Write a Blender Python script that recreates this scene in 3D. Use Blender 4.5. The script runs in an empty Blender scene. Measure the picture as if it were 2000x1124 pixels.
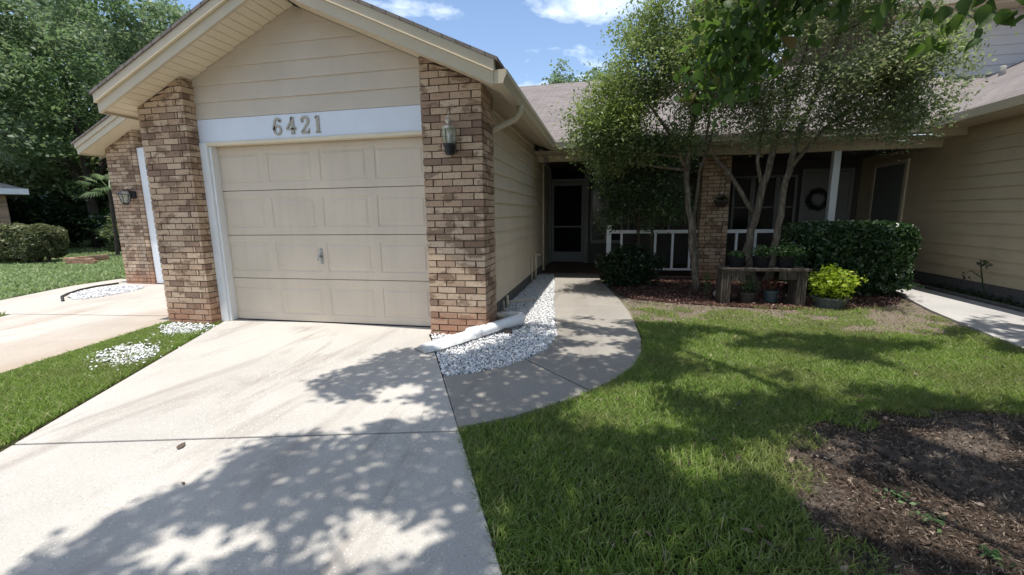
import bpy, math, random
import numpy as np
from mathutils import Vector, Matrix
RNG = np.random.default_rng(7); random.seed(7)
SC = bpy.context.scene
COL = SC.collection
R = math.radians

# ------------------------------------------------------------------ materials
MATS = {}
class NT:
    def __init__(s, name):
        m = bpy.data.materials.new(name); m.use_nodes = True
        s.m = m; s.t = m.node_tree; s.n = s.t.nodes
        s.n.clear()
        s.out = s.n.new('ShaderNodeOutputMaterial')
    def new(s, typ, **kw):
        x = s.n.new(typ)
        for k, v in kw.items():
            if k.startswith('i_'):
                key = k[2:]
                key = int(key) if key.isdigit() else key.replace('_', ' ')
                x.inputs[key].default_value = v
            else: setattr(x, k, v)
        return x
    def link(s, a, b): s.t.links.new(a, b)
    def pos(s):
        return s.new('ShaderNodeNewGeometry').outputs['Position']
    def noise(s, scale, detail=4, rough=.55, vec=None, dist=0):
        x = s.new('ShaderNodeTexNoise'); x.inputs['Scale'].default_value = scale
        x.inputs['Detail'].default_value = detail; x.inputs['Roughness'].default_value = rough
        x.inputs['Distortion'].default_value = dist
        s.link(vec if vec is not None else s.pos(), x.inputs['Vector'])
        return x.outputs['Fac']
    def ramp(s, fac, stops, interp='LINEAR'):
        x = s.new('ShaderNodeValToRGB'); cr = x.color_ramp; cr.interpolation = interp
        while len(cr.elements) > len(stops): cr.elements.remove(cr.elements[-1])
        while len(cr.elements) < len(stops): cr.elements.new(.5)
        for e, (p, c) in zip(cr.elements, stops):
            e.position = p; e.color = (*c, 1) if len(c) == 3 else c
        s.link(fac, x.inputs['Fac']); return x.outputs['Color']
    def mix(s, a, b, fac, mode='MIX'):
        x = s.new('ShaderNodeMix'); x.data_type = 'RGBA'; x.blend_type = mode; x.clamp_factor = True
        for v, k in ((a, 6), (b, 7), (fac, 0)):
            if hasattr(v, 'links') or isinstance(v, bpy.types.NodeSocket): s.link(v, x.inputs[k])
            elif k == 0: x.inputs[0].default_value = v
            else: x.inputs[k].default_value = (*v, 1)
        return x.outputs[2]
    def mapping(s, vec, scale=(1,1,1), rot=(0,0,0), loc=(0,0,0)):
        x = s.new('ShaderNodeMapping'); x.inputs['Scale'].default_value = scale
        x.inputs['Rotation'].default_value = rot; x.inputs['Location'].default_value = loc
        s.link(vec, x.inputs['Vector']); return x.outputs['Vector']
    def bump(s, h, strength=.3, dist=.01):
        x = s.new('ShaderNodeBump'); x.inputs['Strength'].default_value = strength
        x.inputs['Distance'].default_value = dist; s.link(h, x.inputs['Height']); return x.outputs['Normal']
    def bsdf(s, col, rough=.6, normal=None, spec=.5, metal=0, trans=None, sheen=0):
        b = s.new('ShaderNodeBsdfPrincipled')
        if isinstance(col, bpy.types.NodeSocket): s.link(col, b.inputs['Base Color'])
        else: b.inputs['Base Color'].default_value = (*col, 1)
        if isinstance(rough, bpy.types.NodeSocket): s.link(rough, b.inputs['Roughness'])
        else: b.inputs['Roughness'].default_value = rough
        b.inputs['Specular IOR Level'].default_value = spec
        b.inputs['Metallic'].default_value = metal
        if normal is not None: s.link(normal, b.inputs['Normal'])
        sh = b.outputs[0]
        if trans:
            t = s.new('ShaderNodeBsdfTranslucent')
            if isinstance(col, bpy.types.NodeSocket):
                s.link(s.mix(col, trans[1], .6, 'MULTIPLY') if False else s.mix(col, trans[1], .35), t.inputs['Color'])
            else: t.inputs['Color'].default_value = (*col, 1)
            mx = s.new('ShaderNodeMixShader'); mx.inputs[0].default_value = trans[0]
            s.link(sh, mx.inputs[1]); s.link(t.outputs[0], mx.inputs[2]); sh = mx.outputs[0]
        s.link(sh, s.out.inputs['Surface'])
        return s.m

def mat(name):
    def deco(f):
        MATS[name] = f
        return f
    return deco
_built = {}
def M(name):
    if name not in _built: _built[name] = MATS[name]()
    return _built[name]

def plain(name, col, rough=.6, var=.12, scale=8, bump=.0, spec=.5, metal=0, streak=0):
    def f():
        n = NT(name)
        lo = tuple(c*(1-var) for c in col); hi = tuple(min(1, c*(1+var)) for c in col)
        c = n.ramp(n.noise(scale, 6, .6), [(.3, lo), (.7, hi)])
        if streak:
            st = n.noise(1, 5, .6, n.mapping(n.pos(), (9, 9, .8)))
            c = n.mix(c, tuple(x*.62 for x in col), n.ramp(st, [(.5, (0,0,0)), (.8, (streak,)*3)]))
        nm = n.bump(n.noise(120, 3), bump, .003) if bump else None
        return n.bsdf(c, rough, nm, spec, metal)
    MATS[name] = f

plain('siding', (.60,.515,.395), .62, .06, 3, .15, streak=.18)
plain('siding_front', (.58,.495,.405), .62, .05, 3, .15, streak=.1)
plain('siding_right', (.50,.405,.275), .65, .07, 3, .15, streak=.15)
plain('siding_upper', (.50,.47,.44), .6, .05, 3, .1)
plain('trim', (.56,.475,.345), .5, .05, 4, .08, streak=.12)
plain('trim_light', (.72,.62,.46), .5, .05, 4, .08, streak=.1)
plain('white_paint', (.78,.79,.80), .45, .04, 5, .05, streak=.15)
plain('header_white', (.70,.74,.82), .45, .03, 4, .05, streak=.06)
plain('door_paint', (.60,.505,.40), .5, .06, 1.6, .08, streak=.22)
plain('grey_trim', (.17,.17,.16), .5, .08, 5)
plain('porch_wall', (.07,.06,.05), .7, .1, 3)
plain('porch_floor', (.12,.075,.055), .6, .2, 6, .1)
plain('screen', (.008,.009,.010), .8, .2, 3, spec=.1)
plain('numeral', (.40,.355,.285), .45, .15, 40, .1)
plain('white_plastic', (.80,.81,.82), .35, .05, 10, .03, streak=.1)
plain('trough_plastic', (.60,.61,.60), .5, .22, 14, .05, streak=.4)
plain('cream_pipe', (.55,.48,.36), .4, .08, 10)
plain('aged_brass', (.16,.15,.10), .38, .5, 40, .2, metal=.7)
plain('lamp_cap', (.55,.53,.48), .3, .2, 30, .1, metal=.8)
plain('black_metal', (.02,.02,.022), .4, .3, 20, metal=.3)
plain('grey_metal', (.35,.36,.37), .35, .15, 30, metal=.8)
plain('black_plastic', (.012,.012,.014), .7, .3, 20, spec=.2)
plain('blue_pot', (.05,.075,.085), .4, .2, 20)
plain('brown_pot', (.06,.045,.035), .6, .3, 20)
plain('grey_pot', (.075,.085,.08), .5, .3, 20)
plain('dark_earth', (.03,.022,.016), .9, .4, 60, .5)
plain('concrete_dark', (.11,.105,.10), .85, .25, 20, .3)
plain('vent_grey', (.30,.27,.25), .7, .2, 20)
plain('petal', (.85,.83,.85), .5, .03, 20)
plain('wreath_green', (.02,.03,.02), .8, .5, 40)
plain('black_edging', (.02,.02,.02), .6, .3, 20)
plain('pane', (.012,.014,.013), .12, .2, 2, spec=.25)
plain('curtain_door', (.15,.16,.145), .6, .04, 3)

@mat('brick')
def _():
    n = NT('brick')
    rnd = n.new('ShaderNodeNewGeometry').outputs['Random Per Island']
    c = n.ramp(rnd, [(0,(.24,.155,.11)),(.10,(.34,.225,.155)),(.20,(.45,.305,.205)),(.40,(.51,.365,.25)),(.64,(.56,.41,.285)),(.88,(.60,.45,.32)),(1,(.46,.315,.21))])
    p = n.pos()
    big = n.noise(4.2, 3, .6, n.mapping(p, (1,1,1.6)))
    c = n.mix(c, (.20,.125,.08), n.ramp(big, [(.53,(0,0,0)),(.60,(.75,.75,.75))]))
    sm = n.noise(38, 6, .7)
    c = n.mix(c, (.17,.10,.065), n.ramp(sm, [(.52,(0,0,0)),(.72,(.7,.7,.7))]))
    c = n.mix(c, (.62,.52,.42), n.ramp(n.noise(90,3,.7), [(.6,(0,0,0)),(.8,(.4,.4,.4))]))
    # reddish stain near the ground
    sep = n.new('ShaderNodeSeparateXYZ'); n.link(p, sep.inputs[0])
    add = n.new('ShaderNodeMath', operation='ADD'); n.link(sep.outputs[2], add.inputs[0])
    nz = n.new('ShaderNodeMath', operation='MULTIPLY'); n.link(n.noise(6,4), nz.inputs[0]); nz.inputs[1].default_value = .42; n.link(nz.outputs[0], add.inputs[1])
    st = n.ramp(add.outputs[0], [(.28,(.8,.8,.8)),(.56,(0,0,0))])
    c = n.mix(c, (.42,.20,.12), st)
    c = n.mix(c, (.30,.31,.24), n.mix((0,0,0), n.ramp(n.noise(14,3,.6), [(.60,(0,0,0)),(.66,(.8,.8,.8))]), st))
    return n.bsdf(c, .88, n.bump(n.noise(110,6,.7), .8, .006), .25)
@mat('mortar')
def _():
    n = NT('mortar')
    c = n.ramp(n.noise(30,5), [(.3,(.06,.038,.028)),(.7,(.13,.088,.064))])
    return n.bsdf(c, .95, n.bump(n.noise(150,4), .6, .004), .1)
@mat('far_brick')
def _():
    n = NT('far_brick')
    b = n.new('ShaderNodeTexBrick'); n.link(n.mapping(n.pos(), (1,1,1), (R(90),0,0)), b.inputs['Vector'])
    b.inputs['Scale'].default_value = 1; b.inputs['Brick Width'].default_value=.2; b.inputs['Row Height'].default_value=.068
    b.inputs['Mortar Size'].default_value=.006
    for k,v in (('Color1',(.45,.31,.2,1)),('Color2',(.25,.16,.1,1)),('Mortar',(.2,.15,.11,1))): b.inputs[k].default_value=v
    return n.bsdf(b.outputs['Color'], .9)

def concrete(name, base, stain, dark=.0):
    def f():
        n = NT(name); p = n.pos()
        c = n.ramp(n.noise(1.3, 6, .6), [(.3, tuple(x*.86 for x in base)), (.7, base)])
        # run-off stains along the slab
        st = n.noise(1, 6, .65, n.mapping(p, (2.3,.55,1), (0,0,R(-26)), (3,2,0)), .6)
        c = n.mix(c, stain, n.ramp(st, [(.52,(0,0,0)),(.68,(.75,.75,.75))]))
        st2 = n.noise(.8, 5, .6, n.mapping(p, (1,1,1), (0,0,0), (7,3,0)))
        c = n.mix(c, tuple(x*.66 for x in base), n.ramp(st2, [(.48,(0,0,0)),(.74,(.6,.6,.6))]))
        # exposed aggregate
        v = n.new('ShaderNodeTexVoronoi'); v.inputs['Scale'].default_value = 74; n.link(p, v.inputs['Vector'])
        worn = n.ramp(n.noise(1.1, 4, .6, n.mapping(p,(1,1,1),(0,0,0),(1,9,0))), [(.38,(.25,.25,.25)),(.6,(1,1,1))])
        sp = n.ramp(v.outputs['Distance'], [(.0,(1,1,1)),(.22,(1,1,1)),(.34,(0,0,0))])
        pick = n.new('ShaderNodeSeparateColor'); n.link(v.outputs['Color'], pick.inputs[0])
        lite = n.ramp(pick.outputs[0], [(.68,(0,0,0)),(.74,(1,1,1))])
        drk = n.ramp(pick.outputs[1], [(.62,(0,0,0)),(.68,(.65,.65,.65))])
        c = n.mix(c, tuple(min(.9,x*1.6) for x in base), n.mix((0,0,0), n.mix((0,0,0), lite, sp), worn))
        c = n.mix(c, tuple(x*.42 for x in base), n.mix((0,0,0), n.mix((0,0,0), drk, sp), worn))
        if name=='concrete_left':
            sx=n.new('ShaderNodeSeparateXYZ'); n.link(p,sx.inputs[0]); ma=n.new('ShaderNodeMath',operation='MULTIPLY_ADD'); n.link(n.noise(1.4,5,.6),ma.inputs[0]); ma.inputs[1].default_value=1.6; n.link(sx.outputs[0],ma.inputs[2])
            mr=n.new('ShaderNodeMapRange'); n.link(ma.outputs[0],mr.inputs[0]); mr.inputs[1].default_value=-5.4; mr.inputs[2].default_value=-4.3; mr.inputs[4].default_value=.75
            c = n.mix(c,(.36,.27,.19),mr.outputs[0])
        fine = n.noise(110, 4, .8)
        c = n.mix(c, tuple(x*.6 for x in base), n.ramp(fine, [(.45,(0,0,0)),(.7,(.6,.6,.6))]))
        h = n.mix(fine, sp, .4)
        return n.bsdf(c, .9, n.bump(h, .5, .004), .2)
    MATS[name] = f
concrete('concrete', (.54,.505,.455), (.25,.205,.175))
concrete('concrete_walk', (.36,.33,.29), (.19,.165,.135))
concrete('concrete_left', (.55,.50,.44), (.36,.27,.20))
concrete('concrete_right', (.50,.48,.46), (.40,.37,.35))

def ground_mat(name, cols, scales=(2,25), bump=.6):
    def f():
        n = NT(name)
        a = n.noise(scales[0], 5, .6); b = n.noise(scales[1], 6, .7)
        c = n.ramp(b, [(.3, cols[0]), (.55, cols[1]), (.75, cols[2])])
        c = n.mix(c, cols[3], n.ramp(a, [(.45,(0,0,0)),(.68,(.8,.8,.8))]))
        return n.bsdf(c, .95, n.bump(n.noise(60,6,.75), bump, .02), .1)
    MATS[name] = f
ground_mat('lawn_soil', ((.03,.035,.014),(.055,.06,.022),(.09,.08,.04),(.05,.06,.02)))
@mat('yard_soil')
def _():
    n=NT('yard_soil'); p=n.pos(); b=n.noise(32,6,.75)
    dark=n.ramp(b,[(.3,(.035,.038,.018)),(.55,(.06,.06,.028)),(.75,(.10,.085,.05))])
    tan=n.ramp(b,[(.28,(.12,.095,.07)),(.52,(.22,.18,.14)),(.75,(.33,.285,.23))])
    tan=n.mix(tan,(.15,.165,.06),n.ramp(n.noise(3.1,5,.7),[(.50,(0,0,0)),(.62,(.7,.7,.7))]))
    sx=n.new('ShaderNodeSeparateXYZ'); n.link(p,sx.inputs[0])
    nz=n.new('ShaderNodeMath',operation='MULTIPLY_ADD'); n.link(n.noise(2.0,5,.65),nz.inputs[0]); nz.inputs[1].default_value=1.5; n.link(sx.outputs[1],nz.inputs[2])
    m1=n.ramp(nz.outputs[0],[(0,(0,0,0)),(1,(1,1,1))])
    mr=n.new('ShaderNodeMapRange'); n.link(nz.outputs[0],mr.inputs[0]); mr.inputs[1].default_value=5.55; mr.inputs[2].default_value=5.95
    mx=n.new('ShaderNodeMapRange'); n.link(sx.outputs[0],mx.inputs[0]); mx.inputs[1].default_value=.1; mx.inputs[2].default_value=.3
    mm=n.new('ShaderNodeMath',operation='MULTIPLY'); n.link(mr.outputs[0],mm.inputs[0]); n.link(mx.outputs[0],mm.inputs[1])
    c=n.mix(dark,tan,mm.outputs[0])
    return n.bsdf(c,.95,n.bump(n.noise(60,6,.75),.7,.02),.1)
ground_mat('bare_soil', ((.13,.105,.08),(.21,.175,.14),(.31,.27,.22),(.13,.13,.055)), (2.6,34),.9)
ground_mat('mulch_soil', ((.035,.025,.018),(.08,.057,.042),(.15,.115,.09),(.27,.23,.20)), (1.9,34), .9)
ground_mat('bed_soil', ((.045,.022,.015),(.10,.05,.035),(.17,.10,.075),(.06,.035,.025)), (3,40), .9)
ground_mat('gravel_base', ((.25,.25,.27),(.4,.4,.42),(.5,.5,.52),(.3,.3,.3)), (3,60), .9)

def island_mat(name, stops, rough=.5, trans=None, spec=.4, patch=None, pscale=1.5):
    def f():
        n = NT(name)
        rnd = n.new('ShaderNodeNewGeometry').outputs['Random Per Island']
        c = n.ramp(rnd, stops)
        if patch: c = n.mix(c, patch, n.ramp(n.noise(pscale, 3, .6), [(.46,(0,0,0)),(.62,(.75,.75,.75))]))
        return n.bsdf(c, rough, None, spec, 0, trans)
    MATS[name] = f
island_mat('grass', [(0,(.11,.175,.036)),(.3,(.19,.295,.055)),(.62,(.28,.395,.085)),(.84,(.37,.44,.15)),(.93,(.42,.39,.20)),(1,(.50,.44,.29))], .5, (.5,(.36,.52,.08)), .3, (.23,.25,.095), 1.5)
island_mat('lawn_far', [(0,(.20,.28,.11)),(.6,(.33,.42,.18)),(1,(.42,.47,.26))], .5, (.5,(.28,.44,.10)), .3)
island_mat('leaf_tree', [(0,(.05,.07,.03)),(.3,(.11,.145,.065)),(.62,(.18,.215,.11)),(.85,(.29,.31,.19)),(1,(.44,.38,.28))], .44, (.55,(.44,.54,.20)), .45, (.17,.24,.07), .9)
island_mat('leaf_tree_lime', [(0,(.05,.08,.03)),(.35,(.11,.16,.06)),(.65,(.18,.235,.085)),(.88,(.27,.31,.14)),(1,(.34,.31,.19))], .46, (.48,(.40,.52,.11)), .4, (.22,.29,.06), 1.0)
island_mat('leaf_big', [(0,(.035,.07,.016)),(.5,(.06,.11,.026)),(.96,(.09,.15,.035)),(1,(.14,.08,.035))], .5, (.5,(.20,.34,.04)), .3)
island_mat('leaf_oak', [(0,(.075,.11,.065)),(.4,(.135,.19,.105)),(.75,(.19,.25,.135)),(1,(.30,.34,.22))], .42, (.5,(.34,.48,.18)), .5, (.09,.16,.05), .25)
island_mat('leaf_oak_warm', [(0,(.07,.10,.04)),(.5,(.13,.175,.065)),(1,(.30,.33,.17))], .45, (.5,(.38,.50,.15)), .4)
island_mat('leaf_hedge', [(0,(.02,.045,.018)),(.5,(.04,.085,.03)),(.85,(.075,.13,.045)),(1,(.15,.20,.09))], .3, (.2,(.12,.26,.03)), .6)
island_mat('leaf_vine', [(0,(.04,.07,.028)),(.5,(.08,.125,.05)),(.85,(.15,.20,.09)),(1,(.28,.30,.18))], .3, (.45,(.15,.28,.05)), .6)
island_mat('leaf_dark', [(0,(.012,.028,.012)),(.6,(.024,.05,.02)),(1,(.05,.085,.03))], .3, (.2,(.08,.2,.03)), .5)
island_mat('leaf_lime', [(0,(.16,.26,.015)),(.5,(.30,.42,.03)),(1,(.45,.50,.08))], .4, (.4,(.5,.65,.03)), .4)
island_mat('leaf_mid', [(0,(.04,.085,.03)),(.5,(.08,.15,.05)),(1,(.16,.24,.10))], .4, (.35,(.2,.4,.05)), .4)
island_mat('leaf_red', [(0,(.10,.03,.02)),(.5,(.20,.05,.035)),(1,(.16,.12,.06))], .4, (.3,(.5,.1,.05)), .4)
island_mat('leaf_palehedge', [(0,(.055,.075,.03)),(.5,(.12,.14,.06)),(1,(.24,.24,.12))], .5, (.3,(.3,.35,.12)), .3)
island_mat('litter', [(0,(.03,.02,.015)),(.35,(.07,.047,.033)),(.65,(.125,.09,.065)),(.88,(.22,.16,.12)),(1,(.38,.30,.23))], .7, None, .3)
island_mat('litter_red', [(0,(.05,.022,.018)),(.4,(.12,.055,.042)),(.75,(.22,.12,.095)),(1,(.40,.28,.24))], .7, None, .3)
island_mat('stone_white', [(0,(.40,.38,.36)),(.15,(.66,.65,.64)),(.5,(.82,.82,.82)),(1,(.88,.88,.87))], .6, None, .4)
def bark(name, a, b, c3):
    def f():
        n = NT(name); p = n.pos()
        f1 = n.noise(1, 6, .7, n.mapping(p, (22,22,6)), 1.0)
        c = n.ramp(f1, [(.3,a),(.52,b),(.7,c3)])
        return n.bsdf(c, .9, n.bump(f1, .9, .012), .2)
    MATS[name] = f
bark('bark', (.06,.045,.035),(.16,.13,.10),(.32,.28,.23))
bark('bark_dark', (.03,.024,.018),(.07,.055,.045),(.13,.11,.09))
bark('weathered_wood', (.03,.025,.02),(.085,.07,.057),(.18,.15,.12))
@mat('shingle')
def _():
    n = NT('shingle'); p = n.pos()
    b = n.new('ShaderNodeTexBrick'); n.link(n.mapping(p,(1,1,1)), b.inputs['Vector'])
    b.inputs['Scale'].default_value=1; b.inputs['Brick Width'].default_value=.3; b.inputs['Row Height'].default_value=.13; b.inputs['Mortar Size'].default_value=.006
    for k,v in (('Color1',(.15,.13,.12,1)),('Color2',(.21,.18,.165,1)),('Mortar',(.06,.05,.045,1))): b.inputs[k].default_value=v
    c = n.mix(b.outputs['Color'], (.30,.26,.24), n.ramp(n.noise(55,5,.75), [(.45,(0,0,0)),(.7,(.7,.7,.7))]))
    c = n.mix(c, (.12,.09,.08), n.ramp(n.noise(2.2,5,.7), [(.5,(0,0,0)),(.75,(.45,.45,.45))]))
    return n.bsdf(c, .95, n.bump(b.outputs['Fac'], -.4, .01), .15)
@mat('shingle_side')
def _():
    n = NT('shingle_side'); p = n.pos()
    b = n.new('ShaderNodeTexBrick'); n.link(n.mapping(p,(1,1,1),(0,0,R(90))), b.inputs['Vector'])
    b.inputs['Scale'].default_value=1; b.inputs['Brick Width'].default_value=.3; b.inputs['Row Height'].default_value=.13; b.inputs['Mortar Size'].default_value=.006
    for k,v in (('Color1',(.16,.14,.13,1)),('Color2',(.225,.195,.18,1)),('Mortar',(.06,.05,.045,1))): b.inputs[k].default_value=v
    c = n.mix(b.outputs['Color'], (.31,.27,.25), n.ramp(n.noise(55,5,.75), [(.45,(0,0,0)),(.7,(.7,.7,.7))]))
    return n.bsdf(c, .95, n.bump(b.outputs['Fac'], -.4, .01), .15)
@mat('lantern_glass')
def _():
    n = NT('lantern_glass')
    g = n.new('ShaderNodeBsdfPrincipled')
    g.inputs['Base Color'].default_value=(.55,.6,.5,1); g.inputs['Roughness'].default_value=.08
    g.inputs['Transmission Weight'].default_value=.0; g.inputs['Alpha'].default_value=.35
    n.link(g.outputs[0], n.out.inputs['Surface']); return n.m

# ------------------------------------------------------------------ geometry helpers
class MB:
    """collects faces in world coordinates; build() links them as one mesh object"""
    def __init__(s): s.v=[]; s.f=[]
    def add(s, vs, fs):
        o=len(s.v); s.v += [tuple(map(float,v)) for v in vs]; s.f += [tuple(i+o for i in f) for f in fs]; return s
    def box(s, x0,x1,y0,y1,z0,z1, jit=0, zf=None):
        vs=[(x,y,z) for z in (z0,z1) for y in (y0,y1) for x in (x0,x1)]
        if jit: vs=[tuple(c+random.uniform(-jit,jit) for c in v) for v in vs]
        if zf: vs=[(x,y,min(z,zf(x,y))) for x,y,z in vs]
        return s.add(vs,[(0,2,3,1),(4,5,7,6),(0,1,5,4),(2,6,7,3),(0,4,6,2),(1,3,7,5)])
    def prism(s, poly, z0, z1):
        n=len(poly); vs=[(x,y,z0) for x,y in poly]+[(x,y,z1) for x,y in poly]
        return s.add(vs,[tuple(range(n-1,-1,-1)),tuple(range(n,2*n))]+[(i,(i+1)%n,n+(i+1)%n,n+i) for i in range(n)])
    def prism_y(s, poly, y0, y1):   # poly in XZ
        n=len(poly); vs=[(x,y0,z) for x,z in poly]+[(x,y1,z) for x,z in poly]
        return s.add(vs,[tuple(range(n)),tuple(range(2*n-1,n-1,-1))]+[(i,n+i,n+(i+1)%n,(i+1)%n) for i in range(n)])
    def prism_x(s, poly, x0, x1):   # poly in YZ
        n=len(poly); vs=[(x0,y,z) for y,z in poly]+[(x1,y,z) for y,z in poly]
        return s.add(vs,[tuple(range(n-1,-1,-1)),tuple(range(n,2*n))]+[(i,(i+1)%n,n+(i+1)%n,n+i) for i in range(n)])
    def tube(s, pts, rad, seg=8, cap=True, wob=0):
        pts=[Vector(p) for p in pts]
        if not hasattr(rad,'__len__'): rad=[rad]*len(pts)
        o=len(s.v); prev=None
        for i,p in enumerate(pts):
            d=(pts[min(i+1,len(pts)-1)]-pts[max(i-1,0)]).normalized()
            if prev is None:
                a=d.orthogonal().normalized()
            else: a=(prev-d*prev.dot(d)).normalized()
            prev=a; b=d.cross(a)
            for k in range(seg):
                t=2*math.pi*k/seg; r=rad[i]*(1+(random.uniform(-wob,wob) if wob else 0))
                s.v.append(tuple(p+(a*math.cos(t)+b*math.sin(t))*r))
        for i in range(len(pts)-1):
            for k in range(seg):
                q=o+i*seg; s.f.append((q+k,q+(k+1)%seg,q+seg+(k+1)%seg,q+seg+k))
        if cap:
            s.f.append(tuple(o+k for k in range(seg-1,-1,-1))); q=o+(len(pts)-1)*seg; s.f.append(tuple(q+k for k in range(seg)))
        return s
    def lathe(s, c, prof, seg=20):
        o=len(s.v); c=Vector(c)
        for r,z in prof:
            for k in range(seg):
                t=2*math.pi*k/seg; s.v.append((c.x+r*math.cos(t),c.y+r*math.sin(t),c.z+z))
        for i in range(len(prof)-1):
            for k in range(seg):
                q=o+i*seg; s.f.append((q+k,q+(k+1)%seg,q+seg+(k+1)%seg,q+seg+k))
        s.f.append(tuple(o+k for k in range(seg-1,-1,-1))); q=o+(len(prof)-1)*seg; s.f.append(tuple(q+k for k in range(seg)))
        return s
    def build(s, name, mname, parent=None, smooth=False, bevel=0, kind=None):
        me=bpy.data.meshes.new(name); off=world_off(parent)
        me.from_pydata([(x-off[0],y-off[1],z-off[2]) for x,y,z in s.v],[],s.f); me.validate()
        o=bpy.data.objects.new(name,me); COL.objects.link(o); me.materials.append(M(mname))
        if parent is not None: o.parent=parent
        if smooth:
            for p in me.polygons: p.use_smooth=True
        if bevel:
            b=o.modifiers.new('bevel','BEVEL'); b.width=bevel; b.segments=2; b.limit_method='ANGLE'; b.angle_limit=R(40)
        if kind: o['kind']=kind
        return o
def world_off(p):
    v=Vector((0,0,0))
    while p is not None: v+=p.location; p=p.parent
    return v
def npmesh(name, V, F, mname, parent=None, smooth=False, kind=None):
    off=world_off(parent)
    V=np.asarray(V,np.float32)-np.array(off,np.float32); F=np.asarray(F,np.int32); k=F.shape[1]
    me=bpy.data.meshes.new(name); me.vertices.add(len(V)); me.vertices.foreach_set('co',V.ravel())
    me.loops.add(F.size); me.loops.foreach_set('vertex_index',F.ravel())
    me.polygons.add(len(F)); me.polygons.foreach_set('loop_start',np.arange(0,F.size,k,dtype=np.int32))
    me.polygons.foreach_set('loop_total',np.full(len(F),k,np.int32))
    if smooth: me.polygons.foreach_set('use_smooth',np.ones(len(F),bool))
    me.update(calc_edges=True)
    o=bpy.data.objects.new(name,me); COL.objects.link(o); me.materials.append(M(mname))
    if parent is not None: o.parent=parent
    if kind: o['kind']=kind
    return o
def tag(o, label, cat, group=None):
    o['label']=label; o['category']=cat
    if group: o['group']=group
    return o
def thing(name, loc, label, cat, group=None):
    o=bpy.data.objects.new(name,None); COL.objects.link(o); o.location=loc; o.empty_display_size=.2
    return tag(o,label,cat,group)

def unit(v): return v/np.maximum(np.linalg.norm(v,axis=1,keepdims=True),1e-9)
def leaves(P, size, aspect=.5, up=.6, shape='diamond', var=.35, droop=None):
    """P: (n,3) positions -> V,F of one small leaf each"""
    n=len(P)
    N=unit(RNG.normal(size=(n,3))+np.array([0,0,up*2.0]))
    D=RNG.normal(size=(n,3))
    if droop is not None: D=D*.55+np.array([0,0,-droop])
    D=unit(D-N*np.sum(D*N,1,keepdims=True)) if droop is None else unit(D)
    if droop is not None: N=unit(N-D*np.sum(D*N,1,keepdims=True))
    S=np.cross(D,N)
    L=(size*(1+RNG.uniform(-var,var,n)))[:,None]; W=L*aspect*.5
    if shape=='diamond':
        V=np.stack([P-D*L*.5, P+S*W+N*W*.3, P+D*L*.5, P-S*W+N*W*.3],1).reshape(-1,3)
        F=np.arange(n*4).reshape(n,4)
    else:
        prof=[(-.5,0.25),(-.32,.92),(-.05,1.0),(.24,.52),(.5,.02)]
        rows=[]
        for t,w in prof:
            bend=N*L*(-.25*(t+.5)**2)
            for sgn in (-1,0,1):
                rows.append(P+D*L*t+S*W*w*sgn+N*W*.25*abs(sgn)*w+bend)
        V=np.stack(rows,1).reshape(-1,3); base=(np.arange(n)*15)[:,None]
        q=[]
        for i in range(4):
            for j in range(2):
                a=i*3+j; q.append([a,a+1,a+4,a+3])
        F=(base[:,:,None]+np.array(q)[None]).reshape(-1,4)
    return V,F
def cluster_points(centers, radius, per, flat=1.0):
    n=len(centers); C=np.repeat(centers,per,0); r=np.repeat(np.broadcast_to(radius,(n,)),per)[:,None]
    G=RNG.normal(size=(n*per,3))*np.array([.5,.5,.5*flat])
    return C+G*r
def in_ellipsoids(n, ells, surf=.5, floor=.0):
    """random points in a union of (center,radii,weight)"""
    w=np.array([e[2] for e in ells],float); w/=w.sum(); out=[]
    for (c,r,_),k in zip(ells,RNG.multinomial(n,w)):
        d=unit(RNG.normal(size=(k,3))); u=RNG.uniform(0,1,(k,1))**surf
        lump=1+.22*np.sin(d[:,:1]*5.1+c[0])*np.cos(d[:,1:2]*4.3+c[1]*3)+.15*np.sin(d[:,2:3]*6+c[2])
        out.append(np.array(c)+d*u*np.array(r)*lump)
    P=np.concatenate(out); return P[P[:,2]>floor]

# ------------------------------------------------------------------ ground
def sheet(name, poly, z, mname, kind='structure', th=0):
    mb=MB()
    if th: mb.prism(poly, z-th, z)
    else: mb.add([(x,y,z) for x,y in poly],[tuple(range(len(poly)))])
    return mb.build(name,mname,kind=kind)
def pip(P, poly):
    x,y=P[:,0],P[:,1]; ins=np.zeros(len(P),bool); n=len(poly)
    for i in range(n):
        x0,y0=poly[i]; x1,y1=poly[(i+1)%n]
        c=((y0>y)!=(y1>y)); xi=(x1-x0)*(y-y0)/((y1-y0) if y1!=y0 else 1e-9)+x0
        ins^=c&(x<xi)
    return ins
def rand_in(poly, dens, extra=None):
    a=np.array(poly); lo,hi=a.min(0),a.max(0); n=int(dens*np.prod(hi-lo))
    P=RNG.uniform(lo,hi,(n,2)); return P[pip(P,poly)]
def smooth_poly(pts, it=2):
    for _ in range(it):
        q=[]
        for i in range(len(pts)):
            a,b=pts[i],pts[(i+1)%len(pts)]
            q += [(a[0]*.75+b[0]*.25,a[1]*.75+b[1]*.25),(a[0]*.25+b[0]*.75,a[1]*.25+b[1]*.75)]
        pts=q
    return pts
def noise2(P, s, seed=0):
    x,y=P[:,0]*s+seed*3.1,P[:,1]*s-seed*1.7
    return (np.sin(x*1.0+1.3*np.sin(y*1.1))+np.sin(y*1.3+1.7*np.sin(x*.9+2))+.6*np.sin(2.3*x-1.9*y+np.sin(3.1*y))+.5*np.sin(3.7*y+2.9*x+2*np.sin(2.1*x)))/3.1

sheet('ground', [(-400,-400),(400,-400),(400,400),(-400,400)], -.006, 'yard_soil')

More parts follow.
